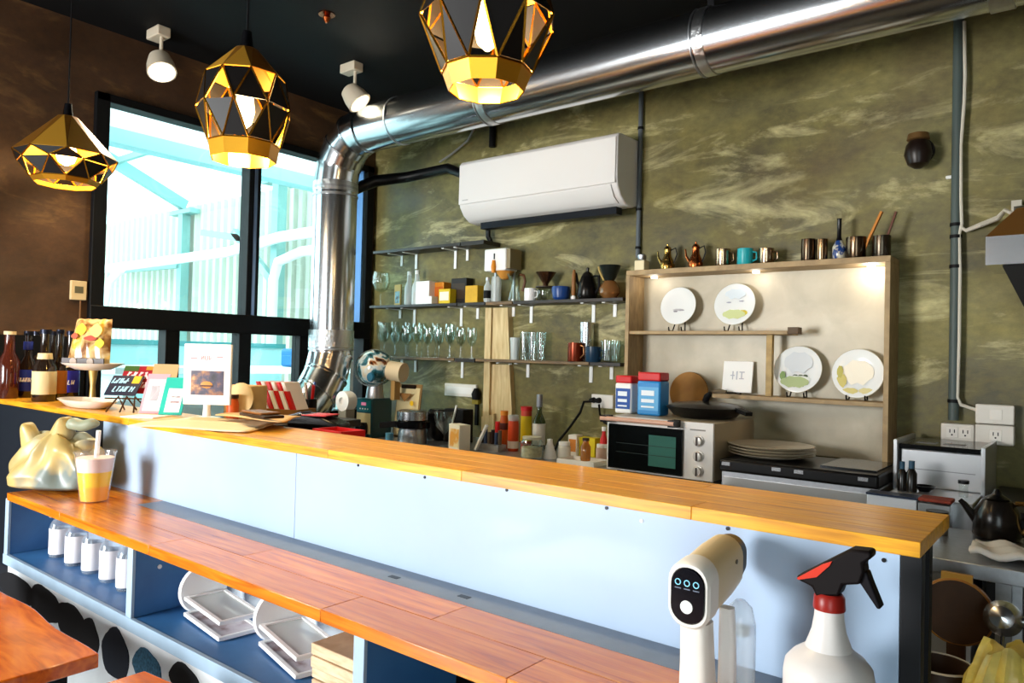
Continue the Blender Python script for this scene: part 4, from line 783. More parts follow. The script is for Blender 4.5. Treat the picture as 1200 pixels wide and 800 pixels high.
for px, Y in ((711, YB-.095), (720, YB-.033)):
    p, k = spot(px, Y, Z3); t = thing('glass_mug', 'clear glass mug with a loop handle at the end of the brown shelf', 'mug', p, 0, 'glass mugs on the brown shelf'); H = 26*k; MB().lathe([(.026, 0), (.030, .006), (.030, H), (.028, H), (.027, .01), (.001, .01)], n=20, caps=False).build('body', GLASS, t); MB().tube([(.029, 0, H*.85), (.052, 0, H*.75), (.052, 0, H*.35), (.029, 0, H*.2)], .004, 8).build('handle', GLASS, t)
# ================================================================== COUNTER LEFT: GRINDER, BOTTLES
p, k = spot(438, 2.66, KZ); t = thing('coffee_roaster', 'tabletop coffee roaster with a mottled glass globe and a teal control box', 'roaster', p)
gz_ = PY(438, 431, 2.66).z-KZ
MB().box(-.065, .06, -.07, .07, 0, .205).build('control_box', mat('12404a', .35), t, bev=.006)
MB().box(-.058, .053, -.0725, -.0705, .135, .195).build('control_panel', mat('0f5f6c', .35), t); MB().box(-.058, .053, -.0725, -.0705, .02, .128).build('cream_plate', mat('b9a878', .5), t)
for x in (-.03, -.01, .01, .03): MB().cyl((x, -.0745, .15), (x, -.0727, .15), .004, None, 10).build('button', mat('d8d8d8', .4), t)
MB().box(-.02, .016, -.0745, -.0727, .168, .184).build('digit_display', mat('c87a9a', .4, emit=.4), t)
MB().lathe([(.030, 0), (.034, .01), (.034, .05), (.028, .06)], (0, -.085, .02), 18).build('collector_cup', BLACKG, t)
MB().box(-.03, .035, -.12, -.09, .0, .04).build('drip_tray', mat('7ab0c4', .4), t)
MB().lathe([(.05, .20), (.04, gz_-.09)], n=20).build('neck', STEELB, t)
MB().sphere((0, -.0, gz_), .098, 32).build('globe', ramp_mat('mottled_globe', [(.36, '0d2a30'), (.46, '39707a'), (.52, 'c9d4d4'), (.58, 'e0d0b0'), (.64, '8a4a1c'), (.72, '1a1a1a')], 14, (1, 1, 1), .1, 3, .6, coat=.5), t)
MB().lathe([(.094, -.01), (.102, -.006), (.102, .006), (.094, .01)], (0, -.02, gz_), 32, Matrix.Rotation(math.radians(75), 3, 'X') @ Matrix.Rotation(.5, 3, 'Y')).build('globe_ring', mat('b8c4c4', .25, .8), t)
MB().lathe([(.001, -.02), (.022, -.02), (.026, -.01), (.001, -.008)], (.075, -.085, gz_-.045), 18, Matrix.Rotation(math.radians(-90), 3, 'X')).build('knob', mat('1a5a74', .3), t)
MB().cyl((.08, .03, gz_-.01), (.165, .05, gz_-.02), .052, None, 24).build('motor_drum', mat('cdb894', .5), t); MB().box(.10, .13, .02, .06, .2, gz_-.06).build('drum_stand', mat('a8824a', .5), t)
p, k = spot(474, 2.74, KZ); t = thing('clipboard', 'cream clipboard with a dark clip leaning behind the steel grinder', 'clipboard', p); Mx = Matrix.Rotation(-.12, 3, 'X')
H = PY(475, 449, 2.78).z-KZ
MB().box(-.092, .092, -.004, .004, 0, H, Mx).build('board', mat('8a6a3c', .5), t, bev=.003); MB().box(-.082, .082, -.007, -.0045, .01, H-.02, Mx).build('paper', mat('dcc896', .6), t); MB().box(-.05, .05, -.016, -.0045, H-.025, H-.005, Mx).build('clip', mat('2c2018', .3, .6), t)
MB().prism([(-.05, H-.05), (.05, H-.05), (0, H-.095)], 'y', -.0085, -.0072).build('brown_mark', mat('8a6030', .6), t); MB().cyl((.055, -.0085, H-.1), (.055, -.0072, H-.1), .014, None, 16).build('yellow_mark', YEL, t)
p, k = spot(483, 2.60, KZ); t = thing('steel_grinder', 'squat steel coffee grinder with a black waist band', 'grinder', p)
MB().lathe([(.07, 0), (.075, .01), (.07, .06), (.066, .075)], n=28).build('base', STEELB, t); MB().lathe([(.066, .0755), (.086, .08), (.088, .11), (.07, .113)], n=28).build('band', BLACKG, t); MB().lathe([(.075, .1135), (.08, .12), (.08, .16), (.06, .168), (.001, .168)], n=28).build('lid', STEEL, t); MB().beam((-.07, -.04, .095), (-.14, -.09, .085), .03, .028).build('lever', BLACK, t)
MB().lathe([(.001, -.02), (.02, -.02), (.02, .02), (.001, .02)], (-.085, -.075, .03), 14).build('blue_knob', mat('5a9ac0', .4), t)
p, k = spot(505, 2.6, KZ); 
t = tag(MB().lathe([(.03, 0), (.004, .012), (.004, .06), (.04, .10), (.05, .14), (.048, .17), (.045, .17), (.047, .14), (.001, .065)], n=22, caps=False).build('balloon_glass', GLASS, loc=(spot(520, 2.62, KZ)[0])), 'clear balloon glass between the grinder and the white carton', 'glass')
p, k = spot(514, 2.82, KZ); t = tag(MB().lathe([(.06, 0), (.07, .02), (.068, .14), (.05, .16), (.001, .16)], n=24).build('black_jar', BLACKG, loc=p), 'wide black jar behind the balloon glass', 'jar')
p, k = spot(536, 2.82, KZ); t = thing('black_caddy', 'black utensil caddy with a white stick behind the white carton', 'caddy', p); MB().box(-.06, .07, -.04, .04, 0, .17).build('caddy', BLACK, t, bev=.004); MB().beam((.0, -.045, .09), (.03, -.045, .19), .008, .008).build('white_stick', WHITE, t)
p, k = spot(538, 2.60, KZ); t = thing('cookie_carton', 'white carton with an orange drawing standing on the back counter', 'box', p, -.3); MB().box(-.05, .05, -.03, .03, 0, .12).build('box', mat('f0e4cc', .5), t, bev=.002); MB().box(-.035, .045, -.0315, -.0303, .015, .10).build('orange_print', ramp_mat('carton_print', [(.45, 'e8a030'), (.6, 'f0d8a0')], 20), t)
p = PY(558, 470, YB-.02); t = thing('hanging_brush', 'black handled brush hanging on the wall by the pine board', 'brush', (p.x, YB, p.z-.13)); MB().box(-.009, .009, -.02, -.008, 0, .14).build('handle', BLACK, t); MB().lathe([(.022, .14), (.026, .17), (.012, .20)], (0, -.022, 0), 14).build('head', BLACK, t); MB().box(-.022, .022, -.03, -.008, .115, .138).build('yellow_tie', mat('8a7a20', .5), t); 
p, k = PY(542, 457, YB), 0; t = thing('switch_strip', 'long white switch strip on the wall left of the pine board', 'switch', (p.x, YB, p.z)); MB().box(-.12, .115, -.02, 0, -.035, .035).build('strip', mat('ece8e0', .4), t, bev=.004); MB().box(-.10, .09, -.0225, -.0203, -.018, .018).build('rocker', mat('f6f4f0', .4), t)
p, k = spot(563, 2.62, KZ); t = tag(MB().beam((-.03, 0, .0), (.035, 0, .12), .016, .010).build('white_spatula', mat('f0eee8', .4), loc=(p.x, p.y, KZ+.006)), 'white plastic spatula leaning by the tool rack', 'spatula')
p, k = spot(575, 2.70, KZ); t = thing('capsule_rack', 'low rack of small dark tubes on the back counter', 'rack', p); MB().box(-.07, .07, -.03, .03, 0, .03).build('rack', STEELB, t)
for i in range(6): MB().cyl((-.055+i*.022, 0, .03), (-.055+i*.022, 0, .085+.012*(i % 2)), .009, None, 12).build('tube', (mat('2a1a18', .4), mat('3a4a6a', .4), mat('7a6a5a', .3, .6))[i % 3], t)
p, k = spot(583, 2.86, KZ); t = tag(MB().cyl((0,0,0), (0,0,.12), .016, .014, 14).build('red_tube', RED, loc=p), 'thin red tube next to the orange sauce bottles', 'tube')
def bottle(px, y_top, w, Y, label, mm, cap, band=None, name='sauce_bottle', neck=.5, z=KZ, bandspan=(.15, .5), shoulder=.62, cat='bottle', caph=.12):
    p, k = spot(px, Y, z); H = PY(px, y_top, Y).z-z; R = w*k/2; t = thing(name, label, cat, p)
    MB().lathe([(R*.9, 0), (R, .006), (R, H*shoulder), (R*neck, H*(shoulder+.15)), (R*neck*.95, H*(1-caph))], n=22).build('bottle', mm, t)
    MB().cyl((0,0,H*(1-caph)), (0,0,H), R*neck*1.15, None, 16).build('cap', cap, t)
    if band: MB().lathe([(R*1.004, H*bandspan[0]), (R*1.014, H*bandspan[0]+.001), (R*1.014, H*bandspan[1]-.001), (R*1.004, H*bandspan[1])], n=22, caps=False).build('label_band', band, t)
    return t
bottle(590, 481, 10, 2.80, 'tall orange sauce bottle with a dark shoulder on the back counter', mat('c85a1a', .35), mat('e08a28', .4), mat('5a2418', .4), neck=.8, bandspan=(.5, .68), shoulder=.72)
bottle(601, 486, 13, 2.76, 'orange red sauce bottle with a clear cap and white foot label', mat('d8491c', .35), FROST, mat('f0d8c0', .5), neck=.8, bandspan=(.08, .28), shoulder=.75, caph=.16)
bottle(616, 476, 13, 2.86, 'square yellow labelled spice jar with a red lid', mat('c8402a', .35), RED, mat('e8c81c', .4), neck=.92, bandspan=(.2, .78), shoulder=.80, name='spice_jar', cat='jar', caph=.10)
bottle(631, 462, 15, 2.88, 'green glass wine bottle with a white label and grey capsule', glass_mat('green_glass', (.30, .40, .22, 1), 1.5, .03, ((.06, .09, .03, 1), .5)), mat('8a8a90', .35, .5), mat('eee8dc', .5), neck=.42, bandspan=(.10, .48), shoulder=.52, name='wine_bottle', caph=.22)
p, k = spot(623, 2.62, KZ); t = thing('storage_jar', 'round glass jar with a dark mark on the counter before the wine bottle', 'jar', p); MB().lathe([(.045, 0), (.052, .01), (.052, .07), (.04, .085), (.038, .085), (.048, .07), (.001, .006)], n=24, caps=False).build('jar', GLASS, t); MB().lathe([(.042, .086), (.042, .096), (.001, .098)], n=24).build('lid', mat('c9c4a8', .4), t); MB().lathe([(.001, .008), (.044, .008), (.046, .05), (.001, .052)], n=20).build('contents', mat('b9ae88', .7, noise=.3, scale=60), t)
p, k = spot(644, 2.68, KZ); t = tag(MB().lathe([(.03, 0), (.032, .01), (.012, .07), (.012, .085), (.001, .087)], n=20).build('white_funnel', mat('e4e0d8', .45), loc=p), 'small white plastic funnel upside down beside the jar', 'funnel')
p = PY(708, 470, YB); t = thing('counter_socket', 'white wall socket above the counter with black plugs', 'socket', (p.x, YB, p.z)); MB().box(-.06, .06, -.02, 0, -.032, .032).build('faceplate', mat('ece8e2', .4), t, bev=.003)
for x in (-.045, -.015): MB().cyl((x, -.021, .004), (x, -.05, .004), .014, .010, 12).build('plug', BLACK, t)
p1 = PY(696, 470, YB-.06); t = MB().tube([p1, p1+Vector((-.05, -.01, -.005)), PY(680, 483, 2.95), PY(668, 500, 2.92), PY(655, 516, 2.9), Vector((PY(650, 520, 2.88).x, 2.88, KZ+.006))], .006, 8).build('black_power_cable', BLACK); tag(t, 'black power cable looping from the plug down to the counter', 'cable')
p1 = PY(702, 474, YB-.05); t = MB().tube([p1, PY(703, 485, YB-.03), PY(708, 495, YB-.03), PY(715, 498, 2.96)], .005, 8).build('oven_cable', BLACK); tag(t, 'short black cable from the plug down behind the oven', 'cable')
carton(690, 24, 22, .05, mat('e8cf1c', .5), 'bright yellow packet behind the amber bottle', Y=2.88, z=KZ, name='yellow_packet')
carton(674, 12, 24, .05, mat('f0e8dc', .5), 'white and orange packet beside the yellow packet', Y=2.86, z=KZ, face=mat('e08a3a', .5), name='white_packet')
bottle(686, 513, 12, 2.66, 'small amber medicine bottle with a dark cap on the counter tray', glass_mat('amber_bottle_glass', (.75, .42, .12, 1), 1.45, .04, ((.5, .2, .03, 1), .5)), mat('3a1c10', .4), None, neck=.6, name='amber_bottle', z=KZ+.0135)
p, k = spot(683, 2.66, KZ); t = thing('plastic_tray', 'low white plastic tray on the counter left of the oven', 'tray', p); MB().box(-.09, .09, -.06, .06, 0, .006).build('base', mat('e8e2d8', .4), t)
for a in ((-.09, .09, -.062, -.058), (-.09, .09, .058, .062), (-.092, -.088, -.062, .062), (.088, .092, -.062, .062)): MB().box(*a, .0, .02).build('wall', mat('ece6dc', .4), t)
for i, (px, mm) in enumerate(((661, mat('e6e0d2', .4)), (697, mat('d8b8a8', .4)))):
    p, k = spot(px, 2.72, KZ); t = thing('small_jar', ('short cream jar left of the amber bottle', 'short pink labelled jar right of the amber bottle')[i], 'jar', (p.x, p.y+(.06 if i else 0), KZ)); MB().lathe([(.026, 0), (.028, .006), (.028, .055), (.022, .06)], n=18).build('jar', mm, t); MB().cyl((0,0,.06), (0,0,.075), .025, None, 18).build('lid', WHITE, t)
bottle(707, 500, 9, 2.80, 'red squeeze bottle wedged against the oven side', RED, WHITE, None, neck=.5)
# ================================================================== THINGS ON THE LEFT END OF THE BAR
def text_strokes(parent, strokes, mm, M, off):
    """flat print: strokes are (x0, z0, x1, z1, width) in the local plane facing -Y"""
    for a, b, c, d, w_ in strokes:
        o = MB().beam((a, off, b), (c, off, d), w_, .0006, (0, 1, 0))
        if M: o.v = [tuple(M @ Vector(q)) for q in o.v]
        o.build('print_stroke', mm, parent, smooth=0)
def lettering(n, x0, z0, w_, h, seed, slant=.2):
    rnd = random.Random(seed); out = []; cw = w_/n
    for i in range(n):
        x = x0+i*cw; k = rnd.randrange(4)
        out.append((x, z0, x+h*slant, z0+h, h*.2))
        if k != 0: out.append((x+cw*.62, z0, x+cw*.62+h*slant, z0+h*rnd.choice((.55, 1)), h*.2))
        out.append((x, z0+h*rnd.choice((0, .5, .95)), x+cw*.6, z0+h*rnd.choice((0, .5, .95)), h*.18))
    return out
bottle(9, 388, 22, 1.055, 'large red brown glass bottle at the far wall end of the bar', glass_mat('brown_red_glass', (.35, .10, .05, 1), 1.5, .03, ((.10, .02, .01, 1), .65)), mat('d8c49a', .5), None, name='brown_bottle', z=BZ, neck=.5, shoulder=.55, caph=.05)
def beer(px, ytop, w, Y, label, band, tagc=None, glass=None):
    t = bottle(px, ytop, w, Y, label, glass or glass_mat('dark_beer_glass', (.12, .07, .04, 1), 1.5, .03, ((.02, .012, .008, 1), .8)), mat('1c2030', .3, .5), band, name='beer_bottle', z=BZ, neck=.42, bandspan=(.10, .42), shoulder=.48, caph=.06)
    p, k = spot(px, Y, BZ); R = w*k/2; H = PY(px, ytop, Y).z-BZ
    return t, R, H, k
BL = mat('1c2f8a', .4)
t, R, H, k = beer(31, 388, 21, 1.13, 'dark beer bottle with a blue label, white script and red dot', BL)
text_strokes(t, lettering(5, -R*.7, H*.24, R*1.4, H*.06, 3), WHITE, Matrix.Rotation(math.radians(58), 3, 'Z'), -R*1.02)
MB().sphere((-R*.35*.53, -R*.9, H*.37), R*.16, 8).build('label_dot', RED, t)
MB().lathe([(R*.45, H*.72), (R*.47, H*.725), (R*.47, H*.84), (R*.45, H*.845)], n=18, caps=False).build('neck_label', mat('26348a', .4), t)
t, R, H, k = beer(51, 386, 25, 1.10, 'dark beer bottle with a cream label and a cream neck tag', mat('d8c896', .5))
MB().lathe([(R*.60, H*.585), (R*.66, H*.59), (R*.60, H*.665), (R*.56, H*.67)], n=18, caps=False).build('neck_tag', mat('e0cfa0', .5), t)
MB().sphere((-R*.2, -R*.95, H*.27), R*.3, 10, (1, .2, 1)).build('label_emblem', mat('3a3a34', .5), t)
t, R, H, k = beer(81, 388, 20, 1.225, 'dark beer bottle with a violet blue label behind the white plates', mat('2a2a96', .4))
text_strokes(t, lettering(4, -R*.7, H*.22, R*1.4, H*.06, 5), WHITE, Matrix.Rotation(math.radians(58), 3, 'Z'), -R*1.02)
beer(68, 386, 17, 1.16, 'dark beer bottle with an orange brown label near the brown wall', mat('a8641c', .5)); beer(60, 388, 18, 1.225, 'plain dark bottle standing at the back of the bar by the brown wall', mat('15120f', .5))
beer(40, 388, 17, 1.215, 'unlabelled black bottle between the blue and cream label bottles', mat('15120f', .5))
# serving plate
p, k = spot(102, 1.108, BZ); t = thing('serving_plate', 'large white oval serving plate resting on the bar', 'plate', p); S = Matrix.Diagonal((1.35, .62, 1))
MB().lathe([(.07, 0), (.085, .004), (.118, .024), (.122, .027), (.116, .028), (.08, .010), (.001, .009)], n=40, M=S).build('plate', mat('ece6e0', .2, coat=.3), t)
# cake stand with chips bag
p, k = spot(100, 1.195, BZ); z1 = PY(100, 432, 1.195).z-BZ
t = thing('cake_stand', 'white footed cake stand carrying the bag of chips', 'cake stand', (p.x+.01, p.y+.02, BZ)); MB().lathe([(.028, 0), (.03, .004), (.012, .012), (.009, z1*.5), (.016, z1-.006)], n=24).build('pedestal', mat('c8a860', .3, .5), t)
MB().lathe([(.016, z1-.006), (.06, z1-.002), (.102, z1+.018), (.106, z1+.022), (.100, z1+.022), (.06, z1+.004), (.001, z1+.004)], n=36).build('stand_plate', mat('efe9e2', .2, coat=.3), t)
CSZ = BZ+z1+.0045; k = k*1.0
hb = (PY(100, 374, 1.22).z-CSZ)
t = thing('chips_bag', 'bag of potato chips with a dark band leaning on the white cake stand', 'bag', (p.x+.01, p.y+.0, CSZ), .62)
def pillow(W_, H_, T_, lean, nx=16, nz=18, taper=0):
    v = []; f = []
    for s in (-1, 1):
        for j in range(nz+1):
            for i in range(nx+1):
                a = 2*i/nx-1; b = j/nz; th = T_*(1-a**4)*(max(0, math.sin(math.pi*min(1, max(0, b))))**.5)*(1+.12*math.sin(9*a+3*b))
                wv = 1-taper*b; v.append((W_/2*a*wv, s*th/2+lean*b*H_, H_*b+.0015*math.sin(14*a)*(1 if j in (0, nz) else 0)))
    o = (nx+1)*(nz+1)
    for s in (0, 1):
        for j in range(nz):
            for i in range(nx): a = s*o+j*(nx+1)+i; f.append((a, a+1, a+nx+2, a+nx+1))
    return MB().add(v, f)
pillow(.168, hb, .05, .18, taper=.18).build('bag', ramp_mat('chips_in_film', [(.34, '7a4a20'), (.44, 'b8905a'), (.54, 'd8bc84'), (.62, 'e2b43a'), (.70, 'f0dca0')], 16, rough=.2, detail=3, dist=.6, coat=.4), t)
def onbag(x, z, rx, rz, mm, name, off=.028):
    pts = []
    for q in range(12): pts.append((x+rx*math.cos(q*math.pi/6), z+rz*math.sin(q*math.pi/6)*(1+.2*math.cos(2*q))))
    m = MB().prism(pts, 'y', -off-.002, -off); m.v = [(a, b+.18*c, c) for a, b, c in m.v]; m.build(name, mm, t, smooth=0)
for x, z, rx, rz, c in ((-.028, .78, .02, .02, 'e8c428'), (.03, .76, .024, .024, 'ecd070'), (-.05, .64, .013, .011, 'a8502c'), (.012, .60, .026, .009, 'a83c20'), (.05, .50, .018, .016, 'e8c428')): onbag(x, z*hb, rx, rz, mat(c, .5), 'chip_picture')
m = MB().box(-.08, .08, -.033, -.027, .012, .036); m.build('dark_band', mat('2a1712', .4), t)
for x in (-.035, .03): MB().cyl((x, -.036, .024), (x, -.033, .024), .013, None, 16).build('round_seal', mat('8a7a6a', .4), t)
# flyers on a wire rack
p, k = spot(146, 1.12, BZ); FA = .66
t = thing('flyer_rack', 'brown wire rack holding tilted flyers on the bar', 'rack', p, FA)
for x in (-.045, 0, .045): MB().tube([(x, -.03, .002), (x*.6, .01, .05), (x*.9, .075, .002)], .0028, 6).build('wire_leg', mat('4a3018', .4, .5), t)
MB().tube([(-.06, -.012, .045), (.06, -.012, .045)], .0028, 6).build('wire_ledge', mat('4a3018', .4, .5), t)
def flyer(px, Y, z0, w_, h, lean, rz, base, label, art, name='flyer', th=.0015, cat='flyer'):
    p, k = spot(px, Y, z0); t = thing(name, label, cat, p, rz); M = Matrix.Rotation(-lean, 3, 'X')
    MB().box(-w_/2, w_/2, -th, th, 0, h, M).build('sheet', base, t)
    for x0, x1, za, zb, mm in art: MB().box(x0*w_, x1*w_, -th-.0008, -th-.0001, za*h, zb*h, M).build('print_block', mm, t, smooth=0)
    return t, M
FM = mat('17203a', .4)
t, M = flyer(140, 1.125, BZ+.052, .105, .085, .75, FA, FM, 'dark blue flyer with pale slanted lettering on the wire rack', [(.2, .44, .6, .98, mat('e8b428', .5))])
text_strokes(t, lettering(4, -.045, .05, .06, .022, 1)+lettering(5, -.03, .014, .07, .022, 2), mat('a8d4ec', .5), M, -.0026)
t, M = flyer(158, 1.17, BZ+.058, .125, .105, .55, FA, mat('9a1c26', .4), 'red flyer with white slanted lettering behind the blue flyer', [(-.5, -.1, .8, 1.0, mat('3a5a24', .5)), (.1, .5, .85, 1.0, mat('b8862c', .5))])
text_strokes(t, lettering(4, -.045, .055, .08, .026, 7)+lettering(4, -.02, .02, .06, .022, 9), mat('f0d8d8', .5), M, -.0026)
t, M = flyer(187, 1.205, BZ+.04, .085, .125, .35, FA, mat('c0a070', .6), 'plain brown kraft envelope behind the pink sign', [])
PINK = mat('d8a0ac', .4)
t, M = flyer(176, 1.135, BZ+.004, .072, .135, .42, FA, PINK, 'pink acrylic sign with a white sheet leaning on the bar', [(-.38, .38, .06, .86, mat('f0ecf0', .4)), (-.2, .2, .3, .7, mat('e2dce4', .5))], 'table_sign', .002, 'sign')
t, M = flyer(199, 1.16, BZ+.004, .072, .125, .42, FA, mat('2fae9e', .4), 'teal acrylic sign with a white sheet beside the pink sign', [(-.28, .38, .06, .7, mat('f0f0ee', .4)), (-.1, .3, .3, .36, mat('dcb0b0', .5)), (-.1, .3, .45, .5, mat('dcb0b0', .5))], 'table_sign', .002, 'sign')
t = MB().box(-.055, .055, -.04, .05, 0, .003, rotz(.5)).build('white_card', WHITE, loc=(xat(170, 1.09, BZ), 1.09, BZ+.0003)); tag(t, 'white card lying flat in front of the pink sign', 'card')
# menu sign on a foot
p, k = spot(242, 1.205, BZ); t = thing('menu_sign', 'white framed menu sign with a food photo on a white foot', 'sign', p, FA-.05); zb = PY(242, 474, 1.205).z-BZ; zt = PY(242, 403, 1.205).z-BZ; hw = 28*k*1.02
MB().lathe([(.04, 0), (.04, .004), (.012, .008), (.010, zb)], n=22).build('foot', WHITEG, t)
MB().box(-hw, hw, -.006, .006, zb, zt).build('frame', WHITEG, t, bev=.003); H = zt-zb
MB().box(-hw*.84, hw*.84, -.0068, -.0061, zb+H*.07, zt-H*.06).build('sheet', mat('f0e6e4', .5), t)
MB().box(-hw*.66, hw*.72, -.0076, -.0069, zb+H*.16, zb+H*.56).build('food_photo', ramp_mat('burger_photo', [(.35, '15131c'), (.5, '3a3048'), (.6, '8a5a34'), (.7, 'c89a60')], 34, rough=.3), t)
MB().sphere((0, -.0078, zb+H*.33), hw*.26, 12, (1, .06, .55)).build('burger_picture', mat('c8843c', .5), t); MB().box(-hw*.26, hw*.26, -.0095, -.0078, zb+H*.30, zb+H*.325).build('patty_picture', mat('4a2414', .5), t)
text_strokes(t, lettering(3, -hw*.25, zb+H*.74, hw*.5, H*.07, 4, .0)+[(-hw*.7, zb+H*.76, -hw*.42, zb+H*.76, .004), (hw*.4, zb+H*.79, hw*.66, zb+H*.79, .004)], mat('c08a90', .5), None, -.0072)
# paper, wallet on the bar
def sheet_thing(name, pts, z, amp, mm, label, cat, th=.002, n=14):
    a, b, c, d = [Vector((q[0], q[1], 0)) for q in pts]; v = []; f = []
    for j in range(n+1):
        for i in range(n+1):
            s, u = i/n, j/n; q = (a*(1-s)+b*s)*(1-u)+(d*(1-s)+c*s)*u
            v.append((q.x, q.y, z+amp*(1+math.sin(5*s+2*u)*.6+math.sin(7*u-3*s)*.4)*.5+amp*1.2*max(0, s*u*(1-s))))
    for j in range(n):
        for i in range(n): k_ = j*(n+1)+i; f.append((k_, k_+1, k_+n+2, k_+n+1))
    o = MB().add(v, f).build(name, mm); s = o.modifiers.new('solid', 'SOLIDIFY'); s.thickness = th; s.offset = 1
    return tag(o, label, cat)
P2 = lambda x, y: tuple(PZ(x, y, BZ)[:2])
sheet_thing('paper_bag', [P2(150, 503), P2(290, 508), P2(340, 496), P2(225, 494)], BZ+.002, .010, mat('e6d2ae', .7), 'large crumpled cream paper bag lying over the bar edge', 'bag', .004)
sheet_thing('kraft_paper', [P2(252, 497), P2(330, 505), P2(352, 499), P2(300, 493)], BZ+.021, .008, mat('d2a870', .7), 'folded tan kraft paper on top of the cream paper bag', 'paper', .003)
p = PZ(306, 503, BZ); t = thing('leather_wallet', 'dark brown leather wallet lying on the paper by the bar edge', 'wallet', (p.x, p.y, BZ+.034), -.1)
MB().box(-.07, .07, -.03, .03, 0, .008).build('lower_flap', mat('2c1a10', .4), t, bev=.003); MB().box(-.065, .05, -.028, .03, .0085, .015).build('upper_flap', mat('7a4a20', .4), t, bev=.003)
# packets in a basket behind the bar (on the side ledge)
LZ = 1.1
p, k = spot(287, 1.385, LZ); t = thing('paper_carton', 'tan paper box with a rounded flap behind the menu sign', 'box', p, .3); MB().box(-.055, .055, -.04, .04, 0, .13).build('box', TAN, t, bev=.003); MB().lathe([(.05, 0), (.05, .004), (.001, .004)], (.02, -.042, .09), 22, Matrix.Rotation(math.pi/2, 3, 'X')).build('flap', mat('d8b880', .6), t)
bottle(272, 462, 14, 1.32, 'small orange jar in front of the tan paper box', mat('c8541c', .4), mat('3a2014', .4), None, name='orange_jar', z=LZ, neck=.8, shoulder=.7, cat='jar')
p, k = spot(334, 1.56, LZ); bk = thing('packet_basket', 'brown wire basket holding red and white packets', 'basket', (p.x, p.y, LZ), .35)
BKM = mat('8a6030', .6)
MB().box(-.085, .085, -.055, .055, 0, .006).build('base', BKM, bk)
for a in ((-.085, .085, -.057, -.053), (-.085, .085, .053, .057), (-.087, -.083, -.057, .057), (.083, .087, -.057, .057)): MB().box(*a, 0, .045).build('side', BKM, bk)
for i in range(6):
    rm = Matrix.Rotation(.35, 3, 'Y')
    t = thing('snack_packet', ('red snack packet with a white edge tilted in the wire basket', 'white snack packet with a red edge tilted in the wire basket')[i % 2], 'packet', tuple(bk.location+rotz(.35) @ Vector((-.03+i*.021, 0, .007))), .35, 'packets in the basket')
    m = MB().box(-.007, .007, -.045, .045, 0, .13); m.v = [(a-.45*(c), b, c) for a, b, c in m.v]; m.build('packet', RED if i % 2 == 0 else mat('e8dcd8', .5), t, bev=.002)
    m = MB().box(-.0078, .0078, -.0458, -.03, .02, .10); m.v = [(a-.45*c, b, c) for a, b, c in m.v]; m.build('white_stripe', WHITE if i % 2 == 0 else RED, t)
p, k = spot(362, 1.66, LZ); t = thing('pen_cup', 'dark cup of red and blue pens beside the packet basket', 'cup', p); MB().lathe([(.026, 0), (.028, .075), (.025, .075), (.023, .005), (.001, .005)], n=18).build('cup', BLACKG, t)
for i, mm in enumerate((RED, BLUE, mat('b01a40', .4), WHITE)): MB().cyl((.008*math.cos(i*1.6), .008*math.sin(i*1.6), .006), (.022*math.cos(i*1.6), .022*math.sin(i*1.6), .125+.01*(i % 2)), .004+.002*(i == 0), None, 8).build('pen', mm, t)
p, k = spot(352, 1.33, LZ); t = thing('card_terminal', 'black card terminal with a curved top behind the bar edge', 'terminal', (p.x-.0, p.y+.06, LZ), .4); MB().prism([(-.08, 0), (.09, 0), (.09, .035), (.03, .055), (-.04, .062), (-.08, .05)], 'y', -.04, .04).build('body', BLACKG, t, bev=.006); MB().prism([(-.082, .052), (-.04, .0635), (-.04, .0665), (-.082, .055)], 'y', -.03, .03).build('screen', mat('7a8aa0', .2), t); MB().box(-.03, .05, -.041, .041, .057, .060).build('red_strip', RED, t)
p, k = spot(392, 1.40, LZ); t = thing('red_tray', 'small bright red tray behind the bar edge below the duct', 'tray', (xat(397, 1.32, LZ+.02), 1.32, LZ), .0); MB().box(-.06, .06, -.04, .04, 0, .006).build('base', RED, t); 
for a in ((-.06, .06, -.042, -.036), (-.06, .06, .036, .042), (-.062, -.056, -.042, .042), (.056, .062, -.042, .042)): MB().box(*a, 0, .034).build('side', RED, t)
p, k = spot(405, 2.42, KZ); t = thing('white_dispenser', 'white round dispenser beside the roaster under the duct', 'dispenser', p); MB().box(-.03, .03, -.03, .03, 0, .16).build('stand', mat('8a8678', .5), t, bev=.006); MB().lathe([(.045, -.03), (.05, -.02), (.05, .03), (.02, .034), (.018, .02), (.001, .02)], (0, -.0, .20), 20, Matrix.Rotation(math.pi/2, 3, 'X')).build('roll', WHITE, t)
# ================================================================== THINGS ON THE LOWER COUNTER
# drink
p = PZ(110, 587, CZ); k = mpp(p); t = thing('drink_cup', 'clear plastic cup of orange juice with a white straw on the counter', 'drink', p); H = 57*k; R0 = 15*k; R1 = 22*k
CUPM = glass_mat('cup_plastic', (.99, .99, .99, 1), 1.1, .05, ((.95, .92, .92, 1), .04))
MB().lathe([(R0, 0), (R1, H), (R1*.97, H), (R0*.96, .003), (.001, .003)], n=30, caps=False).build('cup', CUPM, t)
MB().lathe([(R1*1.0, H-.003), (R1*1.05, H), (R1*1.03, H+.004), (R1*.97, H+.003)], n=30, caps=False).build('rim', CUPM, t)
MB().lathe([(.001, .004), (R0*.93, .004), (R0*.93+(R1-R0)*.32, H*.32), (.001, H*.32)], n=28).build('juice_bottom', mat('ffae00', .6, spec=.1), t); MB().lathe([(.001, H*.321), (R0*.93+(R1-R0)*.321, H*.321), (R0*.93+(R1-R0)*.62, H*.62), (.001, H*.62)], n=28).build('juice', mat('ffd200', .6, spec=.1), t)
MB().lathe([(.001, H*.621), (R0*.93+(R1-R0)*.621, H*.621), (R0*.93+(R1-R0)*.9, H*.9), (.001, H*.9)], n=28).build('foam', mat('ecd6cf', .6), t)
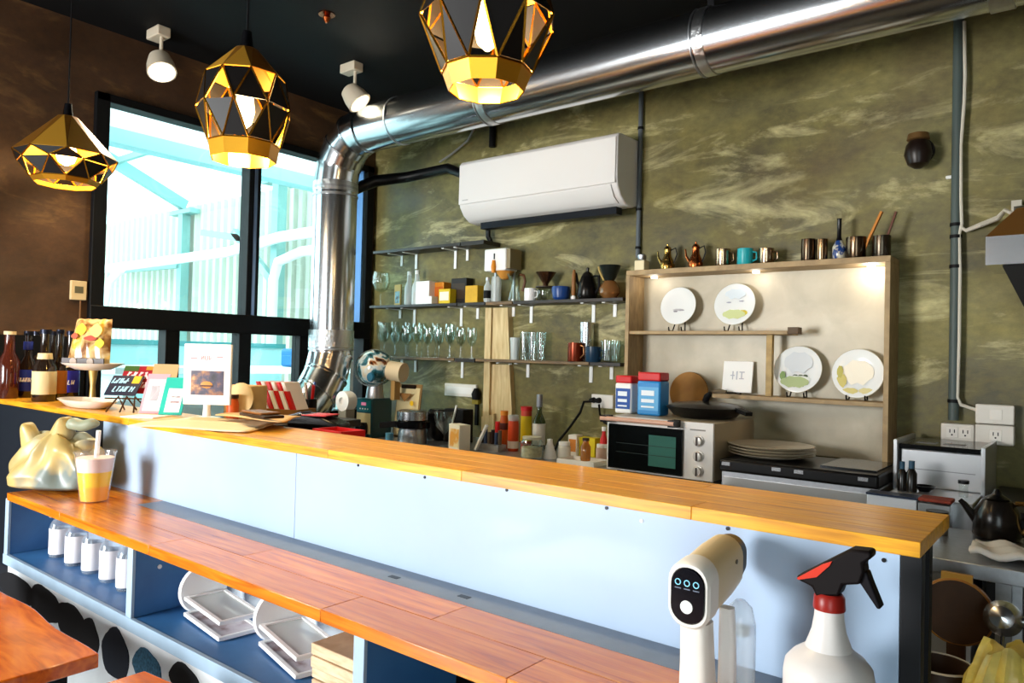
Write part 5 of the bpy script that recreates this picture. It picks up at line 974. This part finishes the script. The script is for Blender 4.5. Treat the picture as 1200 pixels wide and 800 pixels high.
MB().tube([(-R0*.2, 0, .01), (R0*.45, 0, H+26*k)], 2.6*k, 10).build('straw', mat('f0f0ec', .4), t)
# plastic shopping bag
BAGM = ramp_mat('bag_plastic', [(.3, '8f8254'), (.5, 'bfa868'), (.7, 'd2ba78')], 5, rough=.4, detail=4, bump=.3, second=(6, '6f7c78', .48, .6))
p = PZ(46, 577, CZ); t = thing('shopping_bag', 'crumpled cream plastic shopping bag with tied handles on the counter end', 'bag', (p.x-.01, .905, CZ), .5)
sack('bag', .255, .165, .165, 1.0, BAGM, 4, n=72, mz=34, amp=.34, mouth=.55).build('bag', BAGM, t, smooth=80)
def ear(pts, ws, th, nm, mm):      # a flattened, folded plastic handle
    v = []; f = []
    for (x_, y_, z_), w_ in zip(pts, ws): v += [(x_-w_, y_-th, z_-w_*.3), (x_, y_-th*2.2, z_+w_*.1), (x_+w_, y_-th, z_-w_*.2), (x_+w_, y_+th, z_-w_*.2), (x_, y_+th*.4, z_+w_*.25), (x_-w_, y_+th, z_-w_*.3)]
    for q in range(len(pts)-1):
        for e_ in range(6): a = q*6+e_; b = q*6+(e_+1) % 6; f.append((a, b, b+6, a+6))
    f += [tuple(range(6))[::-1], tuple(range((len(pts)-1)*6, len(pts)*6))]
    MB().add(v, f).build(nm, mm, t, smooth=80)
ear([(-.075, -.01, .11), (-.085, -.012, .155), (-.098, -.015, .185), (-.10, -.01, .20)], (.045, .036, .024, .012), .014, 'handle_loop', BAGM)
ear([(.0, .0, .12), (.01, -.005, .17), (.022, -.01, .205), (.03, -.01, .222)], (.06, .045, .026, .012), .018, 'handle_loop', BAGM)
ear([(.06, .0, .10), (.08, -.01, .14), (.10, -.012, .16), (.115, -.01, .155)], (.045, .036, .026, .012), .014, 'bag_corner', BAGM)
MB().tube([(.03, -.01, .19), (.055, -.02, .205), (.085, -.015, .19), (.11, -.01, .205), (.13, 0, .2)], [.012, .022, .016, .02, .006], 10).build('handle_knot', mat('8f967f', .4), t, smooth=80)
for o in t.children: o.modifiers.new('sub', 'SUBSURF').render_levels = 2
# handheld sterilising spray gun
def rrect(w_, h, r, n=6):
    out = []
    for cx_, cy_, a0 in ((w_/2-r, h/2-r, 0), (-w_/2+r, h/2-r, 90), (-w_/2+r, -h/2+r, 180), (w_/2-r, -h/2+r, 270)):
        for i in range(n+1): a = math.radians(a0+90*i/n); out.append((cx_+r*math.cos(a), cy_+r*math.sin(a)))
    return out
G0 = PY(806, 698, .86); t = thing('spray_gun', 'cream handheld mist gun with a black control face standing on the counter', 'spray gun', (G0.x, .90, CZ), 0)
gz0 = G0.z-CZ; GUN = mat('cbb78e', .35); GW = mat('dcd8d0', .35)
def loft(secs, n=None):
    v = []; f = []; n = len(secs[0])
    for s in secs: v += s
    for i in range(len(secs)-1):
        for j in range(n): a = i*n+j; b = i*n+(j+1)%n; f.append((a, b, b+n, a+n))
    f += [tuple(range(n))[::-1], tuple(range((len(secs)-1)*n, len(secs)*n))]
    return MB().add(v, f)
def sec(w_, h, r, y, z, tilt=.0): return [(a, y+tilt*b, z+b) for a, b in rrect(w_, h, r)]
loft([sec(.050, .076, .022, -.040, gz0), sec(.056, .082, .025, -.036, gz0), sec(.056, .082, .026, -.012, gz0+.004)]).build('face_housing', GW, t)
loft([sec(.054, .078, .026, -.0115, gz0+.004), sec(.055, .078, .027, .04, gz0+.014), sec(.052, .072, .025, .072, gz0+.020)]).build('barrel', GUN, t)
loft([sec(.050, .068, .024, .0725, gz0+.020), sec(.044, .058, .021, .095, gz0+.024)]).build('nozzle_ring', mat('2a2826', .4), t)
loft([sec(.043, .066, .020, -.0425, gz0), sec(.045, .069, .021, -.0405, gz0)]).build('control_face', mat('0a0c12', .15), t)
for x in (-.012, 0, .012): MB().lathe([(.003, 0), (.004, 0), (.004, .001), (.003, .001)], (x, -.0428, gz0+.016), 14, Matrix.Rotation(math.pi/2, 3, 'X'), False).build('touch_icon', mat('8ad0e8', .4, emit=.15), t); MB().box(x-.004, x+.004, -.0434, -.0427, gz0+.008, gz0+.0092).build('icon_caption', mat('6a7484', .5), t)
MB().lathe([(.008, 0), (.008, .0015), (.001, .0017)], (0, -.0426, gz0-.013), 20, Matrix.Rotation(math.pi/2, 3, 'X')).build('power_button', WHITE, t)
hsec = lambda w_, d, y, z: [(a, y+b, z) for a, b in rrect(w_, d, min(w_, d)*.35)]
loft([hsec(.044, .040, -.005, 0), hsec(.040, .036, -.008, .05), hsec(.037, .034, -.012, gz0-.037)]).build('handle', GW, t)
loft([[(a+.022, b, c) for a, b, c in q] for q in (hsec(.022, .018, .035, .0), hsec(.021, .018, .034, .06), hsec(.018, .016, .030, gz0-.026))]).build('trigger_bar', mat('e6e6e4', .35), t)
MB().lathe([(.003, 0), (.0032, .001), (.0, .001)], (.0275, .045, gz0+.03), 10, Matrix.Rotation(math.pi/2, 3, 'Y')).build('side_screw', mat('5a4a2a', .4), t)
p, k = spot(866, .965, CZ); t = thing('clear_bottle', 'clear plastic bottle with a domed top behind the mist gun', 'bottle', p); H = PY(866, 702, .965).z-CZ; R = 18*k
MB().lathe([(R*.95, 0), (R, .006), (R, H*.66), (R*.98, H*.74), (R*.75, H*.92), (R*.3, H), (.001, H)], n=26).build('bottle', glass_mat('thin_clear_plastic', (.93, .96, .98, 1), 1.3, .1, ((.8, .86, .9, 1), .3)), t)
MB().lathe([(R*.6, H*.62), (R*.62, H*.70), (R*.3, H*.72)], n=18).build('inner_cap', mat('e8ecf0', .4), t)
# big spray bottle
SY = .93
def pb(x, y): q = PY(x, y, SY); return (q.x, q.z)
c0 = PY(971, 760, SY); t = thing('spray_bottle', 'white spray bottle with a dark red trigger head on the counter', 'spray bottle', (c0.x, SY, CZ))
def L2(x, y): q = PY(x, y, SY); return (q.x-c0.x, q.z-CZ)
k = mpp(c0)
BOT = mat('cfcac6', .35, noise=.05, scale=20)
zz = lambda y: PY(971, y, SY).z-CZ
MB().lathe([(46*k, 0), (50*k, .006), (50*k, zz(790)), (48*k, zz(778)), (40*k, zz(768)), (26*k, zz(758)), (19*k, zz(738)), (16.5*k, zz(722)), (16*k, zz(712))], n=36).build('bottle', BOT, t)
MB().lathe([(17.5*k, zz(713)), (18*k, zz(711)), (17*k, zz(698)), (14*k, zz(694))], n=28).build('collar', mat('8a1c14', .35), t)
body = [L2(*q) for q in ((936, 673), (1000, 641), (1023.5, 643.6), (1024.6, 651.5), (1014.5, 658), (1016, 668), (1011, 682), (991, 683), (986, 696), (959.4, 696), (955, 685), (941, 678))]
MB().prism(body, 'y', -.013, .013).build('trigger_head', mat('0c0607', .6, spec=.15), t, bev=.003)
MB().prism([L2(*q) for q in ((1009, 668), (1018, 668), (1023, 682), (1034.8, 711), (1030, 712), (1018, 694), (1010, 682))], 'y', -.009, .009).build('trigger_lever', mat('0b080e', .6, spec=.15), t, bev=.002)
MB().prism([L2(*q) for q in ((938, 674), (968, 658), (979, 654.5), (976, 660), (961, 673), (940, 676))], 'y', -.0145, -.0135).build('red_inlay', mat('c8321c', .4), t)
# ================================================================== IN THE CUBBIES
proto = None
for i, (px, py) in enumerate(((69, 651), (88, 661), (108, 670), (129, 680), (149, 690))):
    p = PZ(px, py, BBZ)
    if proto is None:
        k = mpp(p); H = 42*k*1.15; R = 10.5*k
        proto = thing('labelled_bottle', 'clear bottle with a plain white paper label in the blue cubby', 'bottle', p, 0, 'white labelled bottles in the cubby')
        MB().lathe([(R*.92, 0), (R, .005), (R, H*.72), (R*.8, H*.84), (R*.55, H*.9), (R*.55, H)], n=20).build('bottle', glass_mat('bottle_glass', (.85, .9, .95, 1), 1.45, .05, ((.6, .7, .8, 1), .25)), proto)
        MB().lathe([(R*1.01, H*.08), (R*1.03, H*.085), (R*1.03, H*.68), (R*1.01, H*.685)], n=20, caps=False).build('paper_label', mat('eeedf0', .6), proto)
        MB().cyl((0, 0, H*.98), (0, 0, H*1.06), R*.6, None, 14).build('cap', mat('e0e4ea', .3), proto)
    else: copy_tree(proto, None, p, random.uniform(0, 3))
# table sign holders lying on their side
def sign_holder(px, py, tilt, label, rz):
    p = PZ(px, py, BBZ); p.y -= .0; p.x += .075; t = thing('sign_holder', label, 'sign holder', (p.x, p.y, BBZ), rz); W = mat('fafafa', .35)
    MB().lathe([(.001, -.004), (.053, -.004), (.057, 0), (.053, .006), (.015, .010), (.001, .010)], (0, 0, .0572), 32, Matrix.Rotation(math.pi/2, 3, 'Y')).build('round_foot', W, t)
    def fr(z0, ang, nm, pic):
        M = Matrix.Rotation(ang, 3, 'Y'); a = .011; L_ = .20
        o = MB().box(a, L_, -.048, -.040, z0-.004, z0+.004, M).box(a, L_, .040, .048, z0-.004, z0+.004, M).box(a, a+.008, -.040, .040, z0-.004, z0+.004, M).box(L_-.008, L_, -.040, .040, z0-.004, z0+.004, M).build(nm, W, t, bev=.001)
        MB().box(a+.0085, L_-.0085, -.0395, .0395, z0-.001, z0+.001, M).build('clear_sheet' if not pic else 'printed_sheet', FROST if not pic else ramp_mat('holder_print', [(.4, 'd8d0d4'), (.55, 'c8bcc4'), (.7, '8a6a68')], 22, rough=.3), t)
    fr(.046, .03, 'upper_frame', False); fr(.0105, .02, 'lower_frame', True)
    return t
sign_holder(218, 709, 0, 'white round footed sign holder lying beside the cubby divider', -.12)
sign_holder(303, 741, 0, 'white round footed sign holder lying next to the wooden boxes', -.22)
# thin wooden boxes stacked at the right of the cubby
WB = ramp_mat('pale_box_wood', [(.3, 'b89c78'), (.7, 'd8c2a0')], 8, (3, 3, 14), .6, 6, .4, rand=.1)
bp = PZ(398, 800, BBZ); z = BBZ+.0005
for i in range(5):
    o = MB().box(-.066, .066, -.07, .07, 0, .0195).build('wooden_box', WB, loc=(-1.018+.004*(i % 2), .885+.003*(i % 3), z), bev=.002); z += .0205
    tag(o, ('thin pale wooden box at the bottom of the front stack', 'thin pale wooden box second from the bottom of the front stack', 'thin pale wooden box in the middle of the front stack', 'thin pale wooden box second from the top of the front stack', 'thin pale wooden box on top of the front stack')[i], 'box', 'wooden boxes in the cubby')
z = BBZ+.0005
for i in range(3):
    o = MB().box(-.055, .055, -.02, .02, 0, .045).build('wooden_box', WB, loc=(-1.01, .985, z), bev=.002); z += .046
    tag(o, ('tall pale wooden box at the bottom of the rear stack', 'tall pale wooden box in the middle of the rear stack', 'tall pale wooden box on top of the rear stack')[i], 'box', 'wooden boxes in the cubby')
o = MB().box(-.09, .09, -.06, .06, 0, .09).build('cream_carton', mat('cfc4b0', .6), loc=(-.62, .93, BBZ+.0005), bev=.002); tag(o, 'cream carton in the dark cubby under the counter', 'carton')
